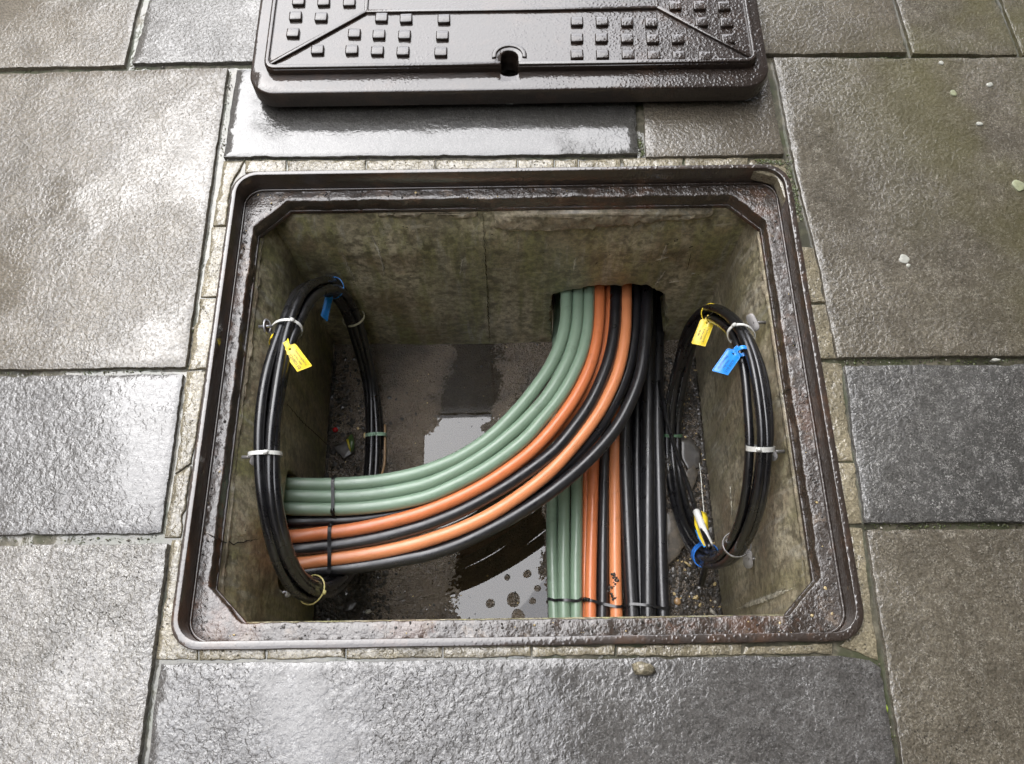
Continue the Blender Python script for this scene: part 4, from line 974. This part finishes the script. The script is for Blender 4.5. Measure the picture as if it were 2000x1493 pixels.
peb('pebble', (1257, 1306), .004, (.0155, .0098), 'stone_white', 'brownish white stone lying on the slab in front of the frame', seed=11, rough=.35, flat=.5).data.materials[0] = M['mortar']
def chunk(name, px, z, mat, label, h=.012, cat='rubble', seed=0):
    pts = [A(x, y, z)[:2] for x, y in px]; z0 = z - .02
    me = plate(rough_outline(ccw(pts), .006, .001, seed, .001), z0, z, bevel=.0015, zf=lambda x, y: .0012 * mn.noise(Vector((x * 40, y * 40, seed))), grid=.008)
    return tag(link(name, me, M[mat]), label, cat)
chunk('stone_fragment', [(650, 875), (672, 862), (692, 868), (692, 884), (671, 897)], -.578, 'stone_dark', 'flat dark stone fragment under the green and yellow leaf', seed=31)
chunk('stone_fragment', [(1300, 1002), (1318, 1000), (1338, 1035), (1340, 1062), (1328, 1082), (1300, 1108)], -.572, 'stone_grey', 'flat grey stone fragment between the black ducts and the right loop', seed=32)
chunk('stone_fragment', [(1335, 925), (1356, 905), (1364, 925), (1352, 960), (1340, 952)], -.575, 'stone_grey', 'broken piece of stone at the foot of the right wall under the loop', seed=33)
chunk('stone_fragment', [(1330, 860), (1350, 855), (1368, 880), (1368, 912), (1345, 918), (1332, 895)], -.575, 'stone_dark', 'black crumbly lump at the foot of the right wall', seed=34)
chunk('stone_fragment', [(672, 1180), (690, 1170), (700, 1176), (688, 1192), (672, 1196)], -.580, 'stone_dark', 'dark stone fragment in the front left of the chamber', seed=35)
def leaf(px, z, mat, label, h=(.0, .004)):
    P = [A(x, y, z + (h[1] if i % 2 else h[0])) for i, (x, y) in enumerate(px)]; c = sum(P, Vector()) / len(P) + Vector((0, 0, .002))
    V = P + [c] + [p - Vector((0, 0, .0008)) for p in P] ; n = len(P)
    Fc = [(i, (i + 1) % n, n) for i in range(n)] + [(n + 1 + i, i, (i + 1) % n, n + 1 + (i + 1) % n) for i in range(n)]
    return link('leaf', fixn(mesh(V, Fc)), M[mat])
o = leaf([(676, 857), (686, 848), (690, 850), (692, 868), (690, 880), (684, 884)], -.568, 'leaf_green', '')
t = thing('leaf', A(684, 868, -.57), 'leaf with a green half and a bright yellow half on the flat dark stone', 'leaf'); o.name = 'green_half'; o.parent = t; o.matrix_parent_inverse = Matrix.Translation(-t.location)
o = leaf([(676, 859), (680, 857), (683, 868), (685, 883), (680, 874)], -.566, 'leaf_yellow', ''); o.name = 'yellow_half'; o.parent = t; o.matrix_parent_inverse = Matrix.Translation(-t.location)
tag(leaf([(1726, 1378), (1731, 1376), (1735, 1384), (1734, 1392), (1729, 1388)], -.004, 'leaf_lime', '', (0, .001)), 'tiny lime yellow leaf in the joint at the lower right', 'leaf')
# trodden gum and lichen spots on the right-hand slabs
def spot(px, r, mat, label, seed, ratio=1.0):
    c = A(*px, .002); n = 18; pts = []
    for i in range(n):
        a = 2 * PI * i / n; q = r * (1 + .35 * mn.noise(Vector((math.cos(a), math.sin(a), seed)))); pts.append((c.x + q * math.cos(a), c.y + q * ratio * math.sin(a)))
    return tag(link('gum_spot', plate(pts, -.003, .0032, bevel=.0009), M[mat]), label, 'gum spot', 'pale spots trodden on the right-hand slabs')
spot((1766, 506), .0085, 'gum', 'white spot in the middle of the large right slab', 1)
spot((1774, 519), .0035, 'gum', 'little white dot touching the white spot on the large right slab', 2)
spot((1838, 123), .0045, 'gum', 'pale spot by the rear joint of the large right slab', 3)
spot((1933, 166), .006, 'gum', 'pale oval spot near the right edge, upper one', 4, .8)
spot((1862, 182), .0055, 'gum_olive', 'faint olive spot left of the pale oval spot', 5, 1.2)
spot((1913, 242), .006, 'gum', 'crumbled pale spot on the upper right slab', 6, .6)
spot((1990, 363), .0105, 'gum_olive', 'large pale olive spot at the right edge of the photo', 7, 1.1)
spot((1590, 139), .002, 'gum', 'tiny pale dot beside the corner of the iron cover', 8)
spot((1945, 703), .007, 'gum', 'white curl lying in the joint behind the dark grey slab', 9, .35)
# loose grit in the chamber and on the seat
def scatter(name, n, gen, rmin, rmax, mat, label):
    V = []; Fc = []; ico = [(0, 0, -1), (.72, -.53, -.45), (-.28, -.85, -.45), (-.89, 0, -.45), (-.28, .85, -.45), (.72, .53, -.45), (.28, -.85, .45), (-.72, -.53, .45), (-.72, .53, .45), (.28, .85, .45), (.89, 0, .45), (0, 0, 1)]
    fi = [(0, 1, 2), (1, 0, 5), (0, 2, 3), (0, 3, 4), (0, 4, 5), (1, 5, 10), (2, 1, 6), (3, 2, 7), (4, 3, 8), (5, 4, 9), (1, 10, 6), (2, 6, 7), (3, 7, 8), (4, 8, 9), (5, 9, 10), (6, 10, 11), (7, 6, 11), (8, 7, 11), (9, 8, 11), (10, 9, 11)]
    for k in range(n):
        c = gen(); r = rmin + (rmax - rmin) * random.random() ** 3; b = len(V); sx, sy, sz = (random.uniform(.6, 1.3) for _ in range(3)); a = random.uniform(0, 6.3)
        for x, y, z in ico:
            x, y, z = x * sx * r * random.uniform(.8, 1.2), y * sy * r, z * sz * r * .7; V.append((c[0] + x * math.cos(a) - y * math.sin(a), c[1] + x * math.sin(a) + y * math.cos(a), c[2] + z))
        Fc += [tuple(b + i for i in f) for f in fi]
    return tag(link(name, mesh(V, Fc), M[mat], smooth=False), label, None, None, 'stuff')
def fz(x, y): return float(Hh[int(min(max(round((y + .36) / .0026), 0), ny_ - 1)), int(min(max(round((x + .43) / .0026), 0), nx_ - 1))])
def g_right():
    p = A(random.gauss(1345, 45), random.uniform(700, 1215), -.590); x = min(max(p.x, .30), .418); return (x, p.y, fz(x, p.y) + .0005)
def g_left():
    p = A(random.gauss(665, 45), random.uniform(690, 1215) if random.random() < .5 else random.uniform(1120, 1215), -.590); x = max(p.x, -.412); return (x, p.y, fz(x, p.y) + .0005)
def g_any():
    x, y = random.uniform(-.41, .415), random.uniform(-.34, .335); return (x, y, fz(x, y))
scatter('gravel', 3200, g_right, .0010, .0075, 'stone_dark', 'dark gravel and grit along the foot of the right wall')
scatter('gravel', 2400, g_left, .0010, .0070, 'stone_dark', 'dark gravel and grit along the foot of the left wall')
scatter('pale_grit', 320, g_right, .0008, .0038, 'seed', 'pale specks in the gravel along the right wall')
scatter('gravel', 900, g_any, .0006, .0030, 'stone_dark', 'loose dark grit spread over the chamber floor')
scatter('pale_grit', 260, g_any, .0006, .0026, 'seed', 'pale specks scattered over the chamber floor')
def g_seat():
    while True:
        x, y = random.uniform(-.465, .464), random.uniform(-.381, .384)
        if abs(x) > .445 or y > .362 or y < -.356 or (abs(x) + abs(y) > .76): return (x, y, -.0425)
scatter('seat_grit', 700, g_seat, .0006, .0028, 'stone_dark', 'grit caught on the seat of the iron frame')
scatter('pale_seat_grit', 60, g_seat, .0008, .0028, 'seed', 'pale crumbs caught on the seat of the iron frame')

# moss and crumbs in the joints
M['moss'] = simple('wet_moss', (.075, .095, .018), .6, .5, 200, .6)
def g_line(lines, spread, z=-.0065):
    def f():
        a, b = random.choice(lines); t = random.random(); p = A(a[0] + (b[0] - a[0]) * t, a[1] + (b[1] - a[1]) * t, z); return (p.x + random.gauss(0, spread), p.y + random.gauss(0, spread), z)
    return f
JR = [((1478, 316), (1530, 318)), ((1535, 315), (1566, 430)), ((1540, 306), (1560, 420)), ((1240, 260), (1256, 306)), ((1640, 706), (2000, 704)), ((1692, 1028), (2000, 1027)), ((1560, 109), (1990, 110)), ((1710, 1300), (1742, 1480))]
JL = [((0, 1056), (300, 1052)), ((0, 729), (340, 724)), ((450, 140), (432, 310)), ((437, 311), (700, 309)), ((700, 309), (1240, 305)), ((0, 139), (440, 129)), ((376, 640), (362, 720))]
scatter('moss', 1500, g_line(JR, .0028), .0005, .0022, 'moss', 'small tufts of wet moss in the joints on the right')
scatter('moss', 500, g_line(JL, .0018), .0004, .0016, 'moss', 'specks of wet moss in the joints on the left')
scatter('joint_grit', 900, g_line(JR + JL, .0026), .0004, .0018, 'stone_grey', 'grit washed into the paving joints')
scatter('pale_joint_grit', 90, g_line(JR + JL, .003), .0006, .0022, 'stone_white', 'pale crumbs washed into the paving joints')

# ================================================================== STREET AROUND (outside the photograph, seen only as reflections)
shop = thing('shop_building', (3.2, 1.5, 0), 'dark stone shop building along the right side of the pavement', 'building')
Rz = Matrix.Rotation(-.22, 3, 'Z')
def bpart(name, c, s, mat, bevel=.0, par=None, rot=Rz):
    o = link(name, box_me(Rz @ Vector(c), s, rot, bevel), M[mat], shop if par is None else par, smooth=False); return o
bpart('wall', (3.0, 2.4, 3.1), (2.2, 16, 6.3), 'brick_wall')
bpart('canopy', (1.03, 2.2, 2.75), (1.75, 14, .14), 'canvas')
bpart('cornice', (1.84, 2.4, 6.1), (.3, 16.2, .3), 'brick_wall')
for j in range(5):
    y = -3.5 + j * 2.9
    wn = bpart('window', (1.87, y, 4.4), (.1, 1.2, 1.7), 'paint_dark'); 
    link('pane', box_me(Rz @ Vector((1.80, y, 4.4)), (.05, 1.05, 1.55), Rz), M['glass'], wn, smooth=False)
    wn = bpart('shop_window', (1.87, y, 1.35), (.1, 2.2, 2.0), 'paint_dark'); link('pane', box_me(Rz @ Vector((1.80, y, 1.4)), (.05, 2.0, 1.8), Rz), M['glass'], wn, smooth=False)
far = thing('far_building', (-6.8, 1, 0), 'brown stone building across the street on the left', 'building')
link('wall', box_me((-7.0, 1, 4.2), (3, 30, 8.4)), M['far_wall'], far, smooth=False)
for i in range(8):
    for j in range(3):
        wn = link('window', box_me((-5.48, -11 + i * 3.3, 1.6 + j * 2.6), (.1, 1.1, 1.6)), M['paint_dark'], far, smooth=False)
        link('pane', box_me((-5.42, -11 + i * 3.3, 1.6 + j * 2.6), (.04, .95, 1.45)), M['glass'], wn, smooth=False)

end = thing('added_rear_blocker', (0, -5.5, 0), 'dark stone terrace closing the street behind the photographer', 'building')  # added unseen building; keeps bright sky out of faces turned to the camera
link('wall', box_me((-1.0, -6.0, 4.0), (9, 2.6, 8.0)), M['brick_wall'], end, smooth=False)
for i in range(5):
    for j in range(3):
        wn = link('window', box_me((-4.4 + i * 1.7, -4.68, 1.5 + j * 2.4), (.9, .1, 1.5)), M['paint_dark'], end, smooth=False)
        link('pane', box_me((-4.4 + i * 1.7, -4.62, 1.5 + j * 2.4), (.78, .04, 1.36)), M['glass'], wn, smooth=False)
